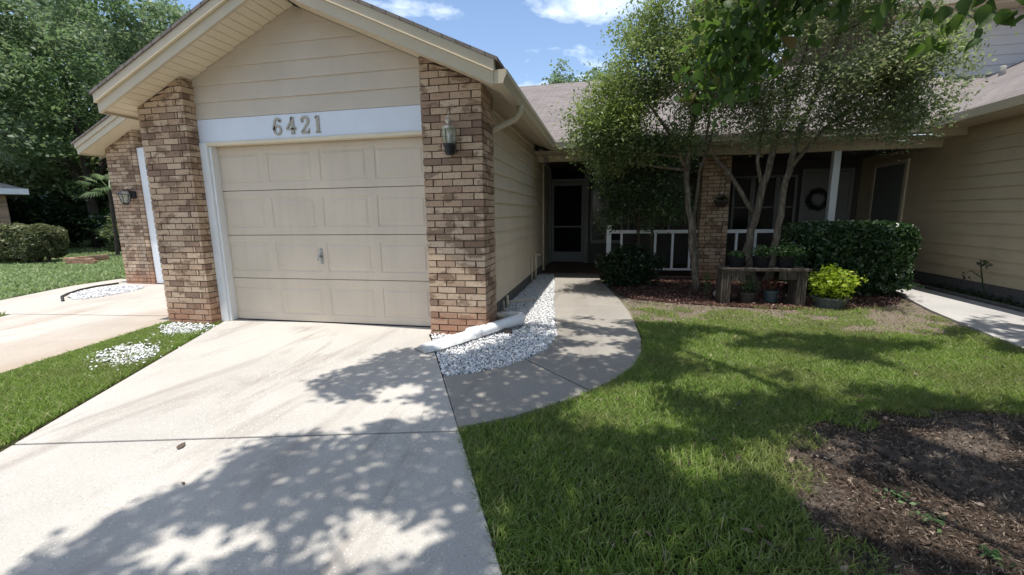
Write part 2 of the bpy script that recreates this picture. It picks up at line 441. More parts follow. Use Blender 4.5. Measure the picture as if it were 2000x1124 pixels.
DRIVE_A=[(-.82,2.275),(-3.28,1.67),(-4.6,4.50),(-4.6,4.66),(-1.80,4.66),(-1.80,4.16)]
DRIVE_B=[(2.35,-4),(-.66,-4),(-3.28,1.65),(-.815,2.258)]
mb=MB(); mb.prism([( -.815,2.275),(-1.72,4.06),(-1.80,4.20),(-1.80,4.66),(-4.6,4.66),(-4.6,4.45),(-3.285,1.667)],-.08,.028)
mb.prism([(2.35,-4),(-.805,2.26),(-3.275,1.652),(-.66,-4)],-.08,.028)
mb.build('driveway','concrete',kind='structure',bevel=.006)
MB().prism([(2.37,-4),(2.33,-4),(-.83,2.27),(-1.73,4.05),(-1.73,4.08)],-.02,.006).build('expansion_joint','dark_earth',kind='structure')

walk_l=[(-.98,8.98),(-.80,7.4),(-.66,6.0),(-.53,5.0),(-.45,4.4),(-.50,3.9),(-.63,3.60)]
walk_r=[(-.06,3.02),(.12,3.27),(.28,3.6),(.37,4.0),(.40,4.45),(.38,5.0),(.35,5.6),(.26,6.4),(.12,7.3),(-.02,8.2),(-.06,8.98)]
mb=MB()
# far panel, middle panel, near panel with joints between
def cutY(l,y):
    for a,b in zip(l,l[1:]):
        if (a[1]-y)*(b[1]-y)<=0 and a[1]!=b[1]:
            t=(y-a[1])/(b[1]-a[1]); return (a[0]+t*(b[0]-a[0]),y)
far=[p for p in walk_l if p[1]>5.9]+[cutY(walk_l,5.905)]+[cutY(walk_r,5.905)]+[p for p in walk_r if p[1]>5.9]
midp=[cutY(walk_l,5.895)]+[p for p in walk_l if p[1]<5.9]+[p for p in walk_r if p[1]<5.9]+[cutY(walk_r,5.895)]
near=[(-.645,3.59),(-.80,3.38),(-1.0,3.2),(-1.22,3.09),(-.83,2.31),(-.55,2.50),(-.25,2.78),(-.075,3.0)]
for p in (far,midp,near): mb.prism(p,-.08,.026)
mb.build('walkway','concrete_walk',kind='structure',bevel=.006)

NB=[(-5.36,6.78),(-5.33,4.56),(-7.93,4.30),(-8.6,4.0),(-12.5,2.7),(-12.5,3.75),(-9.5,5.0),(-10.1,6.4),(-10.15,7.3),(-9.3,7.3),(-9.3,6.78)]
NB2=[(-7.92,4.28),(-5.33,4.535),(-5.26,4.0),(-4.95,2.52),(-4.5,.3),(-3.6,-4),(-7.0,-4),(-7.4,2.6)]
mb=MB(); mb.prism(NB,-.08,.022); mb.prism(NB2,-.08,.022)
mb.build('neighbour_driveway','concrete_left',kind='structure')
RP=[(5.06,8.7),(5.02,7.2),(4.98,5.6),(4.85,2.5),(4.7,-1.5),(3.6,-1.5),(3.62,2.6),(3.74,4.6),(4.06,6.3),(4.42,7.6),(4.46,8.7)]
sheet('side_path',RP,.022,'concrete_right',th=.1)
MB().prism([(5.10,8.5),(5.03,5.6),(4.9,2.5),(4.96,2.5),(5.09,5.6),(5.16,8.5)],-.05,.05).build('path_edging','concrete_dark',kind='structure')

BARE=smooth_poly([(.30,6.5),(.40,5.35),(1.2,5.0),(2.2,4.75),(3.2,4.75),(3.8,5.2),(4.05,6.3),(4.35,7.9),(3.6,6.9),(2.0,6.5),(1.0,6.75)],2)
BED=smooth_poly([(.24,6.75),(.05,8.72),(1.0,8.78),(5.0,8.78),(4.44,8.0),(4.2,6.9),(3.4,6.35),(2.6,6.15),(1.6,6.25),(.8,6.45)],2)
sheet('planting_bed',BED,.010,'bed_soil')
MUL=smooth_poly([(.86,1.3),(.86,2.0),(.98,2.45),(1.28,2.80),(1.75,3.02),(2.35,3.15),(3.0,3.05),(3.5,2.4),(3.7,1.3),(3.3,.2),(2.4,-.4),(1.5,-.3),(1.0,.4)],2)
# mulch patch as a gently uneven mound
g=np.stack(np.meshgrid(np.linspace(.6,4,140),np.linspace(-.6,3.4,160),indexing='ij'),-1).reshape(-1,2)
MULn=np.array(MUL); 
dd=np.min(np.linalg.norm(g[:,None]-MULn[None],axis=2),1)*np.where(pip(g,MUL),1,-1)
zz=np.clip(dd/.35,-.3,1)*.035+.012*noise2(g,7)+.008*noise2(g,17,3)-.005
zz=np.where(dd<-.12,-.05,zz)
idx=np.arange(140*160).reshape(140,160); Fq=np.stack([idx[:-1,:-1],idx[1:,:-1],idx[1:,1:],idx[:-1,1:]],-1).reshape(-1,4)
npmesh('mulch_bed',np.column_stack([g,zz]),Fq,'mulch_soil',None,True,'structure')

GRAV=[(-1.72,4.10),(-1.22,3.10),(-1.0,3.2),(-.80,3.38),(-.64,3.60),(-.50,3.9),(-.45,4.4),(-.53,5.0),(-.66,6.0),(-.80,7.4),(-.98,8.9),(-1.30,8.9),(-1.30,4.7),(-1.17,4.7),(-1.17,4.24),(-1.79,4.24)]
sheet('gravel_soil',GRAV,.004,'gravel_base')
GR2=smooth_poly([(-4.67,3.0),(-4.83,3.35),(-4.45,3.45),(-4.1,3.2),(-4.02,2.9),(-4.35,2.85)],1)
GR3=[(-5.2,4.22),(-5.1,4.0),(-4.75,3.75),(-4.45,3.85),(-4.5,4.2)]
GR4=smooth_poly([(-8.76,5.42),(-9.2,5.95),(-9.25,6.6),(-8.55,6.6),(-8.2,6.2),(-8.1,5.6),(-8.2,5.2)],1)

def stones(polys, dens, size, name):
    icoV=[];P=[]
    for p,d in zip(polys,dens):
        q=rand_in(p,d); P.append(q+(RNG.normal(0,.10,q.shape)*(RNG.uniform(0,1,(len(q),1))<.5) if name=='gravel_patch' else 0))
    P=np.concatenate(P); n=len(P)
    t=(1+5**.5)/2
    base=np.array([(-1,t,0),(1,t,0),(-1,-t,0),(1,-t,0),(0,-1,t),(0,1,t),(0,-1,-t),(0,1,-t),(t,0,-1),(t,0,1),(-t,0,-1),(-t,0,1)])/1.9
    tf=np.array([(0,11,5),(0,5,1),(0,1,7),(0,7,10),(0,10,11),(1,5,9),(5,11,4),(11,10,2),(10,7,6),(7,1,8),(3,9,4),(3,4,2),(3,2,6),(3,6,8),(3,8,9),(4,9,5),(2,4,11),(6,2,10),(8,6,7),(9,8,1)])
    a=RNG.uniform(0,6.28,n); ca,sa=np.cos(a),np.sin(a)
    sc=size*RNG.uniform(.55,1.25,(n,1))*np.array([[1,.72,.5]])*RNG.uniform(.8,1.2,(n,3))
    V=base[None]*sc[:,None]*(1+RNG.uniform(-.2,.2,(n,12,1)))
    X=V[:,:,0]*ca[:,None]-V[:,:,1]*sa[:,None]; Y=V[:,:,0]*sa[:,None]+V[:,:,1]*ca[:,None]
    tx,ty=RNG.uniform(-.6,.6,(2,n,1)); Z=V[:,:,2]+X*tx+Y*ty
    V=np.stack([X+P[:,0:1],Y+P[:,1:2],Z+(.008+RNG.uniform(0,.028,(n,1)))],-1).reshape(-1,3)
    F=(tf[None]+(np.arange(n)*12)[:,None,None]).reshape(-1,3)
    return npmesh(name,V,F,'stone_white',None,False,'stuff')
stones([GRAV],[5200],.0118,'white_gravel')
stones([GR2,GR3],[2800,2600],.013,'gravel_patch')
o=sheet('gravel_bed_soil',GR4,.026,'gravel_base')
stones([GR4],[900],.02,'gravel_bed')
mb=MB(); e=[(-8.3,5.1),(-8.76,5.38),(-9.0,5.62),(-9.25,5.95),(-9.4,6.3),(-9.38,6.7)]
mb.tube([(x,y,.035) for x,y in e],.02,8); tag(mb.build('bed_edging','black_edging',smooth=True),'curved black edging strip round the white gravel by the neighbour garage','edging')

def blades(P, h, w, mname, name, lean=.5, zoff=0):
    n=len(P); a=RNG.uniform(0,6.283,n); H=h*RNG.uniform(.5,1.25,n)
    if zoff is None: zoff=0
    W=w*RNG.uniform(.7,1.3,n); dx,dy=np.cos(a),np.sin(a); b=RNG.uniform(0,6.283,n); ln=lean*RNG.uniform(.2,1.5,n)*H
    lx,ly=np.cos(b)*ln,np.sin(b)*ln; z=np.zeros(n)
    B=np.column_stack([P,z])
    v0=B+np.column_stack([-dx*W/2,-dy*W/2,z]); v1=B+np.column_stack([dx*W/2,dy*W/2,z])
    m=B+np.column_stack([lx*.38,ly*.38,H*.62])
    v2=m+np.column_stack([dx*W*.42,dy*W*.42,z]); v3=m-np.column_stack([dx*W*.42,dy*W*.42,z])
    tip=B+np.column_stack([lx,ly,H*.92]); v4=tip+np.column_stack([dx*W*.08,dy*W*.08,z]); v5=tip-np.column_stack([dx*W*.08,dy*W*.08,z])
    V=np.stack([v0,v1,v2,v3,v4,v5],1).reshape(-1,3); i=(np.arange(n)*6)[:,None]
    F=np.stack([i+[0,1,2,3],i+[3,2,4,5]],1).reshape(-1,4)
    return npmesh(name,V,F,mname,None,False,'stuff')
LAWN=[(-.805,2.24),(-.83,2.285),(-.56,2.465),(-.26,2.75),(-.065,2.985),(.12,3.265),(.28,3.6),(.375,4.0),(.42,4.45),(.40,5.0),(.37,5.9),(1.2,6.2),(2.2,6.25),(3.2,6.3),(4.05,6.6),(3.74,4.62),(3.62,2.6),(3.6,0),(1.1,-.4),(.44,-.2)]
P=rand_in(LAWN,17000)
inm=pip(P,MUL); dm=np.min(np.linalg.norm(P[:,None]-MULn[None,::4],axis=2),1)
d=np.hypot(P[:,0],P[:,1])
keep=(~inm)|((dm<.16+.10*noise2(P,6,3))&(RNG.uniform(0,1,len(P))<.40))
yb=5.22-.28*np.clip((P[:,0]-.8)/1.5,0,1)+.22*noise2(P,2.6,5)+.10*noise2(P,7,8)
thin=np.where(P[:,1]>yb,np.clip(1-(P[:,1]-yb)/.22,0,1)*.8+.38*(noise2(P,2.3,9)+.35*noise2(P,9,2)>-.12)+.02,1.0)
thin*=np.clip(1.15-.5*(noise2(P,2.1,2)>.35)*1.0,0,1)
thin*=np.clip(1.25-d*.10,.4,1)
keep&=RNG.uniform(0,1,len(P))<thin
vis=(P[:,1]>.95-.0*P[:,0]); keep&=vis|(RNG.uniform(0,1,len(P))<.25)
P=P[keep]
sp=P[:,1]>4.95
blades(P[~sp],.046,.0056,'grass','lawn_grass',.85)
blades(P[sp],.034,.006,'grass','sparse_grass',1.0)
STRIP=[(-3.34,1.62),(-4.62,4.42),(-4.62,4.23),(-5.25,4.23),(-5.31,4.3),(-5.22,3.9),(-4.92,2.5),(-4.5,.9),(-3.1,.9)]
P=rand_in(STRIP,13000)
k=~(pip(P,GR2)&(RNG.uniform(0,1,len(P))<np.clip(.8+.5*noise2(P,9,2),.2,.97)))&~(pip(P,GR3)&(RNG.uniform(0,1,len(P))<.9))
blades(P[k],.045,.006,'grass','strip_grass',.8)
FARL=[(-12.6,3.8),(-9.55,5.05),(-10.15,6.4),(-10.2,7.4),(-9.35,7.4),(-9.35,12),(-16,26),(-40,26),(-40,3.5)]
P=rand_in(FARL,420); dd=np.hypot(P[:,0],P[:,1]); P=P[RNG.uniform(0,1,len(P))<np.clip(16/dd,.15,1)**2]
blades(P,.075,.035,'lawn_far','far_grass',.9)
P=rand_in([(-10.2,3.3),(-8.8,3.9),(-7.95,4.24),(-7.45,3.4),(-7.4,2.6),(-8.8,2.0),(-10.2,2.4)],5000)
blades(P,.07,.009,'grass','corner_grass',.7)

# ------------------------------------------------------------------ litter
def litter(poly, dens, size, mname, name, z=.01, zf=None, asp=.45, flat=1.6, kind='stuff'):
    P2=rand_in(poly,dens); zz=np.full(len(P2),z)+RNG.uniform(0,.012,len(P2))
    if zf is not None: zz=zf(P2)+RNG.uniform(.002,.016,len(P2))
    V,F=leaves(np.column_stack([P2,zz]),size,asp,flat,'diamond',.6)
    return npmesh(name,V,F,mname,None,False,kind)
def mz(P2):
    d=np.min(np.linalg.norm(P2[:,None]-MULn[None,::3],axis=2),1)
    return np.clip(d/.35,-.3,1)*.035+.012*noise2(P2,7)+.008*noise2(P2,17,3)-.005
MULO=[(x+(x-2.2)*.05,y+(y-1.4)*.05) for x,y in MUL]
litter(MULO,800,.024,'litter','mulch_scatter',z=.012,asp=.2,flat=.8)
litter(MUL,12000,.019,'litter','leaf_litter',zf=mz,asp=.16,flat=.8)
litter(MUL,1500,.021,'litter','fallen_leaves',zf=mz,asp=.42,flat=.7)
litter(BED,1500,.034,'litter_red','bed_mulch',z=.014,asp=.35,flat=.9)
litter(smooth_poly([(.3,6.9),(.35,6.2),(1.6,5.95),(2.6,5.9),(3.5,6.1),(4.3,6.8),(4.4,7.6),(3,6.6),(1.2,6.5)],2),420,.03,'litter_red','bed_edge_litter',z=.006,asp=.35,flat=.9)
litter(GRAV,120,.022,'litter','gravel_litter',z=.03,asp=.3,flat=1.2)
litter(BARE,2600,.018,'litter','bare_litter',z=.006,asp=.22,flat=1.2)
litter(LAWN,24,.035,'litter','lawn_litter',z=.03,flat=1.2)
# a few dry leaves on the driveway, each its own thing
def dry_leaf(x,y,z,s,rot,label):
    P=np.array([[0,0,0.]]); V,F=leaves(P,s,.42,3,'oval',0)
    V[:,2]*=.5; c,sn=math.cos(rot),math.sin(rot); V=np.column_stack([V[:,0]*c-V[:,1]*sn+x,V[:,0]*sn+V[:,1]*c+y,V[:,2]-V[:,2].min()+z])
    o=npmesh('dry_leaf',V,F,'litter'); tag(o,label,'leaf','dry leaves on the driveway')
dry_leaf(-2.29,1.82,.030,.085,.5,'larger curled brown leaf lying just below the driveway joint')
dry_leaf(-1.95,1.53,.030,.035,1.6,'tiny dark leaf speck on the bright driveway below the larger leaf')

# ------------------------------------------------------------------ house
XC=-3.215; SL=.46; ZA=3.47
def Zs(x,y=0): return ZA-SL*abs(x-XC)
house=thing('brick_house',(-1.2,6.5,0),'tan townhouse numbered 6421 with brick pillars and a gabled single garage','house')
def pillar(parent,x0,x1,y0,y1,zf,x_in=0,name='brick_pillar',sides=(1,1)):
    mb=MB(); ch=.0685; k=0
    while k*ch<3.2:
        z0=k*ch+.0; z1=z0+ch-.010
        if z0>max(zf(x0,0),zf(x1,0)): break
        zff=lambda x,y: zf(x,y)-.004
        def br(a,b,c,d):
            zl=max(zff(a,0),zff(b,0))
            if z0>min(zff(a,0),zff(b,0))-.012:
                if z0>zl-.02: return
            v=[]
            mb.box(a,b,c,d,z0,z1,.0016,lambda x,y:max(zff(x,y),z0+.001))
        L=.203
        xa,xb=(x0,x1) if k%2==0 else (x0+(.105 if sides[0] else -.0),x1-(.105 if sides[1] else 0))
        x=xa-(0 if k%2==0 or sides[0] else L/2)
        while x<xb-.02:
            a=max(x,xa); b=min(x+L-.010,xb)
            if xb-b<.03: b=xb
            if b-a>.015: br(a,b,y0,y0+.09)
            x+=L
        for side in (0,1):
            if not sides[side]: continue
            ya=y0+.10 if k%2==0 else y0
            y=ya
            while y<y1-.02:
                b=min(y+L-.01,y1)
                if side==0: br(x0,x0+.09,y,b)
                else: br(x1-.09,x1,y,b)
                y+=L
        k+=1
    o=mb.build(name,'brick',parent,bevel=.0025)
    m=MB(); i=.008
    if x0<XC0(parent)<x1: pass
    m.prism_y([(x0+i,0),(x1-i,0),(x1-i,zf(x1-i,0)),(x0+i,zf(x0+i,0))],y0+i,y1)
    m.build('mortar','mortar',o)
    return o
def XC0(p): return 1e9
pillar(house,-5.24,-4.60,4.24,4.62,Zs,sides=(1,1))
pillar(house,-1.79,-1.17,4.24,4.70,Zs,sides=(1,1))
# gable siding boards above the header, wall behind
YW=4.40
def slope_poly(z0,z1,xl,xr):
    """board between z0 and z1 clipped by the gable"""
    def lim(z): h=(ZA-.005-z)/SL; return max(xl,XC-h),min(xr,XC+h)
    a0,b0=lim(z0); a1,b1=lim(z1)
    pts=[(a0,z0),(b0,z0)]
    kb=ZA-.005-SL*(xr-XC)
    if z0<kb<z1: pts.append((xr,kb))
    pts.append((b1,z1)); 
    if a1<b1-1e-6: pts.append((a1,z1))
    ka=ZA-.005-SL*(XC-xl)
    if z0<ka<z1: pts.append((xl,ka))
    return pts
mb=MB(); z=2.40; 
while z<ZA-.03:
    z1=min(z+.178,ZA-.01); p=slope_poly(z,z1,-4.60,-1.79)
    n=len(p); vs=[(x,YW-.020+.016*(zz-z)/.178,zz) for x,zz in p]+[(x,YW+.02,zz) for x,zz in p]
    mb.add(vs,[tuple(range(n)),tuple(range(2*n-1,n-1,-1))]+[(i,n+i,n+(i+1)%n,(i+1)%n) for i in range(n)])
    z+=.178
mb.build('gable_siding','siding_front',house)
mb=MB(); mb.box(-4.60,-1.79,4.385,4.46,2.145,2.398); hd=mb.build('header_board','header_white',house,bevel=.004)
mb=MB(); mb.box(-4.50,-1.79,4.372,4.47,2.105,2.143); mb.build('header_trim','trim_light',house,bevel=.003)
# door jambs
for xa,xb,xi in ((-4.598,-4.50,-4.475),(-1.78,-1.70,-1.81)):
    mb=MB(); mb.box(xa,xb,4.372,4.50,.03,2.142); 
    if xi<-4: mb.box(-4.499,-4.472,4.40,4.50,.03,2.104)
    mb.build('door_jamb','white_paint',house,bevel=.003)
# garage door
DX0,DX1,DZ0,DZ1,DY=-4.56,-1.80,.035,2.12,4.485
gd=None; mb=MB(); rows=4; rh=(DZ1-DZ0)/rows
def quad(mb,a,b,c,d): mb.add([a,b,c,d],[(0,1,2,3)])
cols=4; cw=(DX1-DX0-.06)/cols
for r_ in range(rows):
    za=DZ0+r_*rh+.004; zb=DZ0+(r_+1)*rh-.004; pz0=za+.085; pz1=zb-.085
    # base strip with back edge lips
    mb.add([(DX0,DY,za),(DX1,DY,za),(DX1,DY+.03,za-.003),(DX0,DY+.03,za-.003)],[(0,3,2,1)])
    mb.add([(DX0,DY,zb),(DX1,DY,zb),(DX1,DY+.03,zb+.003),(DX0,DY+.03,zb+.003)],[(0,1,2,3)])
    quad(mb,(DX0,DY,za),(DX1,DY,za),(DX1,DY,pz0),(DX0,DY,pz0)); quad(mb,(DX0,DY,pz1),(DX1,DY,pz1),(DX1,DY,zb),(DX0,DY,zb))
    xs=DX0
    for c_ in range(cols):
        a=DX0+.03+c_*cw+.045; b=a+cw-.09
        quad(mb,(xs,DY,pz0),(a,DY,pz0),(a,DY,pz1),(xs,DY,pz1)); xs=b
        prev=None
        for ins,dep in ((0,0),(.009,.0065),(.030,.0065),(.046,.0008)):
            cur=[(a+ins,DY+dep,pz0+ins),(b-ins,DY+dep,pz0+ins),(b-ins,DY+dep,pz1-ins),(a+ins,DY+dep,pz1-ins)]
            if prev:
                for i in range(4):
                    j=(i+1)%4; quad(mb,prev[i],prev[j],cur[j],cur[i])
            prev=cur
        quad(mb,*prev)
    quad(mb,(xs,DY,pz0),(DX1,DY,pz0),(DX1,DY,pz1),(xs,DY,pz1))
gd=mb.build('garage_door','door_paint',house)
mb=MB(); mb.box(DX0,DX1,DY+.031,DY+.05,.03,DZ1); mb.build('door_backing','grey_trim',gd)
mb=MB(); mb.box(DX0,DX1,DY-.004,DY+.02,.029,.042); mb.build('bottom_seal','black_plastic',gd)
mb=MB(); mb.box(-3.225,-3.195,DY-.008,DY-.001,.74,.92); mb.tube([(-3.21,DY-.05,.83),(-3.21,DY-.006,.83)],.012,8)
mb.tube([(-3.23,DY-.045,.785),(-3.21,DY-.052,.83),(-3.19,DY-.045,.875)],.009,6)
mb.build('handle','grey_metal',gd,smooth=False)
# house numerals as raised serif strokes
def numeral(strokes, x0, z0, s):
    mb=MB()
    for pts,wd in strokes:
        n=len(pts); L=[];Rr=[]
        for i,(x,z) in enumerate(pts):
            a=pts[max(i-1,0)]; b=pts[min(i+1,n-1)]; dx,dz=b[0]-a[0],b[1]-a[1]; l=math.hypot(dx,dz) or 1
            w=(wd[i] if hasattr(wd,'__len__') else wd)/2*1.3; nx,nz=-dz/l*w,dx/l*w
            L.append((x+nx,z+nz)); Rr.append((x-nx,z-nz))
        vs=[]; 
        for (ax,az),(bx,bz) in zip(L,Rr):
            for yy in (4.374,4.386):
                vs.append((x0+ax*s,yy,z0+az*s)); vs.append((x0+bx*s,yy,z0+bz*s))
        fs=[]
        for i in range(n-1):
            q=i*4; fs += [(q,q+1,q+5,q+4),(q+2,q+6,q+7,q+3),(q,q+4,q+6,q+2),(q+1,q+3,q+7,q+5)]
        fs += [(0,2,3,1),((n-1)*4,(n-1)*4+1,(n-1)*4+3,(n-1)*4+2)]
        mb.add(vs,fs)
    return mb
def arc(cx,cz,rx,rz,a0,a1,n=14): return [(cx+rx*math.cos(R(a0+(a1-a0)*i/n)),cz+rz*math.sin(R(a0+(a1-a0)*i/n))) for i in range(n+1)]
N6=[(arc(.32,.28,.24,.25,0,360,20),.10),([(.56,.80)]+arc(.36,.62,.24,.34,60,180,8)+[(.09,.45),(.08,.28)],[.16]+[.10]*9+[.15,.14]),(arc(.52,.80,.04,.04,0,360,8),.06)]
N4=[([(.46,1.0),(.30,.66),(.05,.33)],.09),([(.03,.30),(.68,.30)],.08),([(.48,1.0),(.48,.5),(.48,.03)],.15),([(.34,.02),(.62,.02)],.05),([(.66,.22),(.66,.40)],.06)]
N2=[(arc(.32,.72,.23,.24,165,-35,12)+[(.36,.40),(.12,.14),(.05,.07)],[.10]*6+[.14]*5+[.13,.11,.09,.07,.06]),([(.06,.06),(.58,.06)],.12),([(.58,.0),(.60,.26)],.06),(arc(.14,.72,.05,.05,0,360,8),.07)]
N1=[([(.25,.98),(.25,.5),(.25,.02)],.16),([(.06,.02),(.44,.02)],.05),([(.06,.86),(.16,.90),(.24,.98)],.06)]
for st,xo in ((N6,-3.60),(N4,-3.435),(N2,-3.255),(N1,-3.085)):
    numeral(st,xo,2.185,.175 if st is not N6 else .175).build('house_numeral','numeral',hd)

# side wall siding (faces the walkway)
mb=MB(); z=.20
while z<2.58:
    z1=min(z+.175,2.60)
    mb.add([(-1.275,4.70,z),(-1.275,9.55,z),(-1.296,9.55,z1),(-1.296,4.70,z1),(-1.34,4.70,z),(-1.34,9.55,z),(-1.34,9.55,z1),(-1.34,4.70,z1)],[(0,1,2,3),(4,7,6,5),(0,4,5,1),(3,2,6,7),(1,5,6,2),(0,3,7,4)])
    z+=.175
mb.build('side_siding','siding',house)
mb=MB(); mb.box(-1.34,-1.29,4.70,9.55,0,.198); mb.build('foundation','concrete_dark',house)
mb=MB(); mb.box(-1.36,-1.255,9.42,9.53,0,2.36); mb.build('corner_trim','trim',house,bevel=.003)
mb=MB(); mb.box(-1.36,-1.341,4.6,13,0,2.5); mb.box(-5.24,-5.2,4.62,13,0,2.5); mb.build('inner_wall','siding',house)
# soffits (rake, with grooves) and eave soffit
def rakeboard(x0,x1,y0,y1,o0,o1,zoff=0):
    """slab following the gable between x0,x1 ; offsets o0..o1 above soffit line"""
    mb=MB(); xs=[x0]+([XC] if x0<XC<x1 else [])+[x1]
    for a,b in zip(xs,xs[1:]):
        mb.prism_y([(a,Zs(a)+o0),(b,Zs(b)+o0),(b,Zs(b)+o1),(a,Zs(a)+o1)],y0,y1)
    return mb
mb=MB(); step=.095; x=-5.40
while x<-1.0:
    a,b=x,min(x+step-.006,-.99)
    if a<XC<b: x+=step; continue
    mb.add([(a,4.0,Zs(a)),(b,4.0,Zs(b)),(b,YW+.0,Zs(b)),(a,YW,Zs(a)),(a,4.0,Zs(a)+.012),(b,4.0,Zs(b)+.012),(b,YW,Zs(b)+.012),(a,YW,Zs(a)+.012)],[(0,3,2,1),(4,5,6,7),(0,1,5,4),(1,2,6,5),(2,3,7,6),(3,0,4,7)])
    x+=step
mb.build('rake_soffit','trim_light',house)
rakeboard(-5.40,-.99,4.0,YW+.2,.014,.03).build('soffit_deck','grey_trim',house)
mb=MB(); y=YW+.002
while y<8.9:
    b=min(y+.094,8.9)
    mb.add([(-1.30,y,Zs(-1.30)-.02),(-.99,y,Zs(-.99)),(-.99,b,Zs(-.99)),(-1.30,b,Zs(-1.30)-.02),(-1.30,y,Zs(-1.30)),(-.99,y,Zs(-.99)+.012),(-.99,b,Zs(-.99)+.012),(-1.30,b,Zs(-1.30))],[(0,3,2,1),(4,5,6,7),(0,1,5,4),(1,2,6,5),(2,3,7,6),(3,0,4,7)]); y+=.1
mb.build('eave_soffit','trim',house)
# rake fascia: lower board and proud upper band, both slopes
def fascia(o0,o1,y0,y1,xl,xr,name,mn):
    mb=MB()
    for a,b in ((xl,XC),(XC,xr)):
        mb.prism_y([(a,Zs(a)+o0),(b,Zs(b)+o0),(b,Zs(b)+o1),(a,Zs(a)+o1)],y0,y1)
    return mb.build(name,mn,house,bevel=.002)
fascia(-.022,.092,3.965,3.998,-5.42,-.975,'rake_fascia','trim')
fascia(.094,.185,3.945,3.998,-5.44,-.965,'rake_band','trim')
fascia(.086,.094,3.935,3.964,-5.43,-.97,'drip_strip','trim_light')
mb=MB(); mb.box(-5.42,-5.40,4.0,11,Zs(-5.42)-.02,Zs(-5.42)+.18); mb.build('eave_fascia','trim',house); mb=MB(); mb.box(-.99,-.975,4.0,8.15,Zs(-.98)-.01,Zs(-.98)+.10); mb.build('eave_fascia','trim',house)
# eave gutter with end cap
def gutter(parent,x0,x1,y0,y1,z0,z1):
    mb=MB(); p=[(x0,z1),(x0,z0),(x1-.035,z0),(x1-.02,z0+.045),(x1,z0+.075),(x1,z1),(x1-.008,z1),(x1-.012,z0+.08),(x1-.04,z0+.01),(x0+.006,z0+.01),(x0+.006,z1)]
    mb.prism_y(p,y0,y1); mb.prism_y([(x0,z0),(x1-.035,z0),(x1-.02,z0+.045),(x1,z0+.075),(x1,z1),(x0,z1)],y0-.006,y0-.001)
    return mb.build('gutter','trim',parent)
gutter(house,-.972,-.855,3.97,8.2,2.425,2.54)
# roof slabs
def slab(mb,pts,th=.03):
    n=len(pts); top=[Vector(p) for p in pts]; vs=[tuple(p) for p in top]+[(p.x,p.y,p.z-th) for p in top]
    mb.add(vs,[tuple(range(n)),tuple(range(2*n-1,n-1,-1))]+[(i,n+i,n+(i+1)%n,(i+1)%n) for i in range(n)])
def zr(x): return Zs(x)+.215
mb=MB(); slab(mb,[(-.93,3.93,zr(-.93)),(-.93,8.25,zr(-.93)),(XC,10.95,zr(XC)),(XC,3.93,zr(XC))]); slab(mb,[(-5.47,3.93,zr(-5.47)),(XC,3.93,zr(XC)),(XC,10.95,zr(XC)),(-5.47,8.25,zr(-5.47))])
mb.build('garage_roof','shingle_side',house)
def zm(y): return 2.58+.42*(y-8.2)
mb=MB(); slab(mb,[(-.92,8.09,zm(8.1)),(4.95,8.09,zm(8.1)),(8.15,11.85,zm(11.85)),(8.15,15,zm(15)),(-9,15,zm(15)),(-9,8.6,zm(8.6)),(-5.4,8.6,zm(8.6)),(XC,10.8,zm(10.8))])
slab(mb,[(-9,15.0,zm(15)),(8.15,15.0,zm(15)),(8.15,22,zm(8)),(-9,22,zm(8))]); mb.build('main_roof','shingle',house)
mb=MB(); mb.box(-.98,5.0,8.20,8.225,2.42,2.56); mb.prism_x([(8.10,2.44),(8.17,2.44),(8.17,2.55),(8.09,2.55)],-.86,4.99); mb.build('porch_fascia','trim',house)
mb=MB(); mb.box(-1.28,5.44,8.226,8.70,2.40,2.415); mb.build('porch_soffit','trim',house)
mb=MB(); mb.box(-1.28,5.44,8.70,8.80,2.275,2.398); mb.build('porch_beam','trim',house,bevel=.004)
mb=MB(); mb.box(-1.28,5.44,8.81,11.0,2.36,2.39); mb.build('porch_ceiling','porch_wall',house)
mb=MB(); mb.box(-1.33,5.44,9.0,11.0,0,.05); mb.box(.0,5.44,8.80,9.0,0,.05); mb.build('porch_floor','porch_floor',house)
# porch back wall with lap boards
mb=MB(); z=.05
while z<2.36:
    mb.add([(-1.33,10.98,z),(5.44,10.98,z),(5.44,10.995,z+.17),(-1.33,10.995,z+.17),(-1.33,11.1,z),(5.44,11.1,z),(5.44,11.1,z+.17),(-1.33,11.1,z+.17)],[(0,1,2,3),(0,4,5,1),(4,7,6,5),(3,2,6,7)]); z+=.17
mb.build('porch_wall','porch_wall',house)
# brick column on the porch
pillar(house,1.76,2.24,8.68,8.98,lambda x,y:2.275,sides=(1,1),name='brick_column')
def rail(xa,xb,posts):
    rl=MB().box(xa,xb,8.80,8.86,.875,.94).build('top_rail','white_paint',house,bevel=.004)
    MB().box(xa,xb,8.81,8.85,.16,.20).build('bottom_rail','white_paint',house,bevel=.003)
    n=int((xb-xa)/.29)
    for i in range(n): 
        x=xa+(xb-xa)*(i+.62)/n; MB().box(x-.021,x+.021,8.812,8.848,.2,.875).build('baluster','white_paint',house)
rail(.16,1.755,1); rail(2.245,3.86,1)
MB().box(.07,.16,8.79,8.88,0,1.02).box(.06,.17,8.78,8.89,1.02,1.04).build('rail_post','white_paint',house,bevel=.004)
MB().box(3.87,3.98,8.70,8.80,0,2.275).build('porch_post','white_paint',house,bevel=.004)
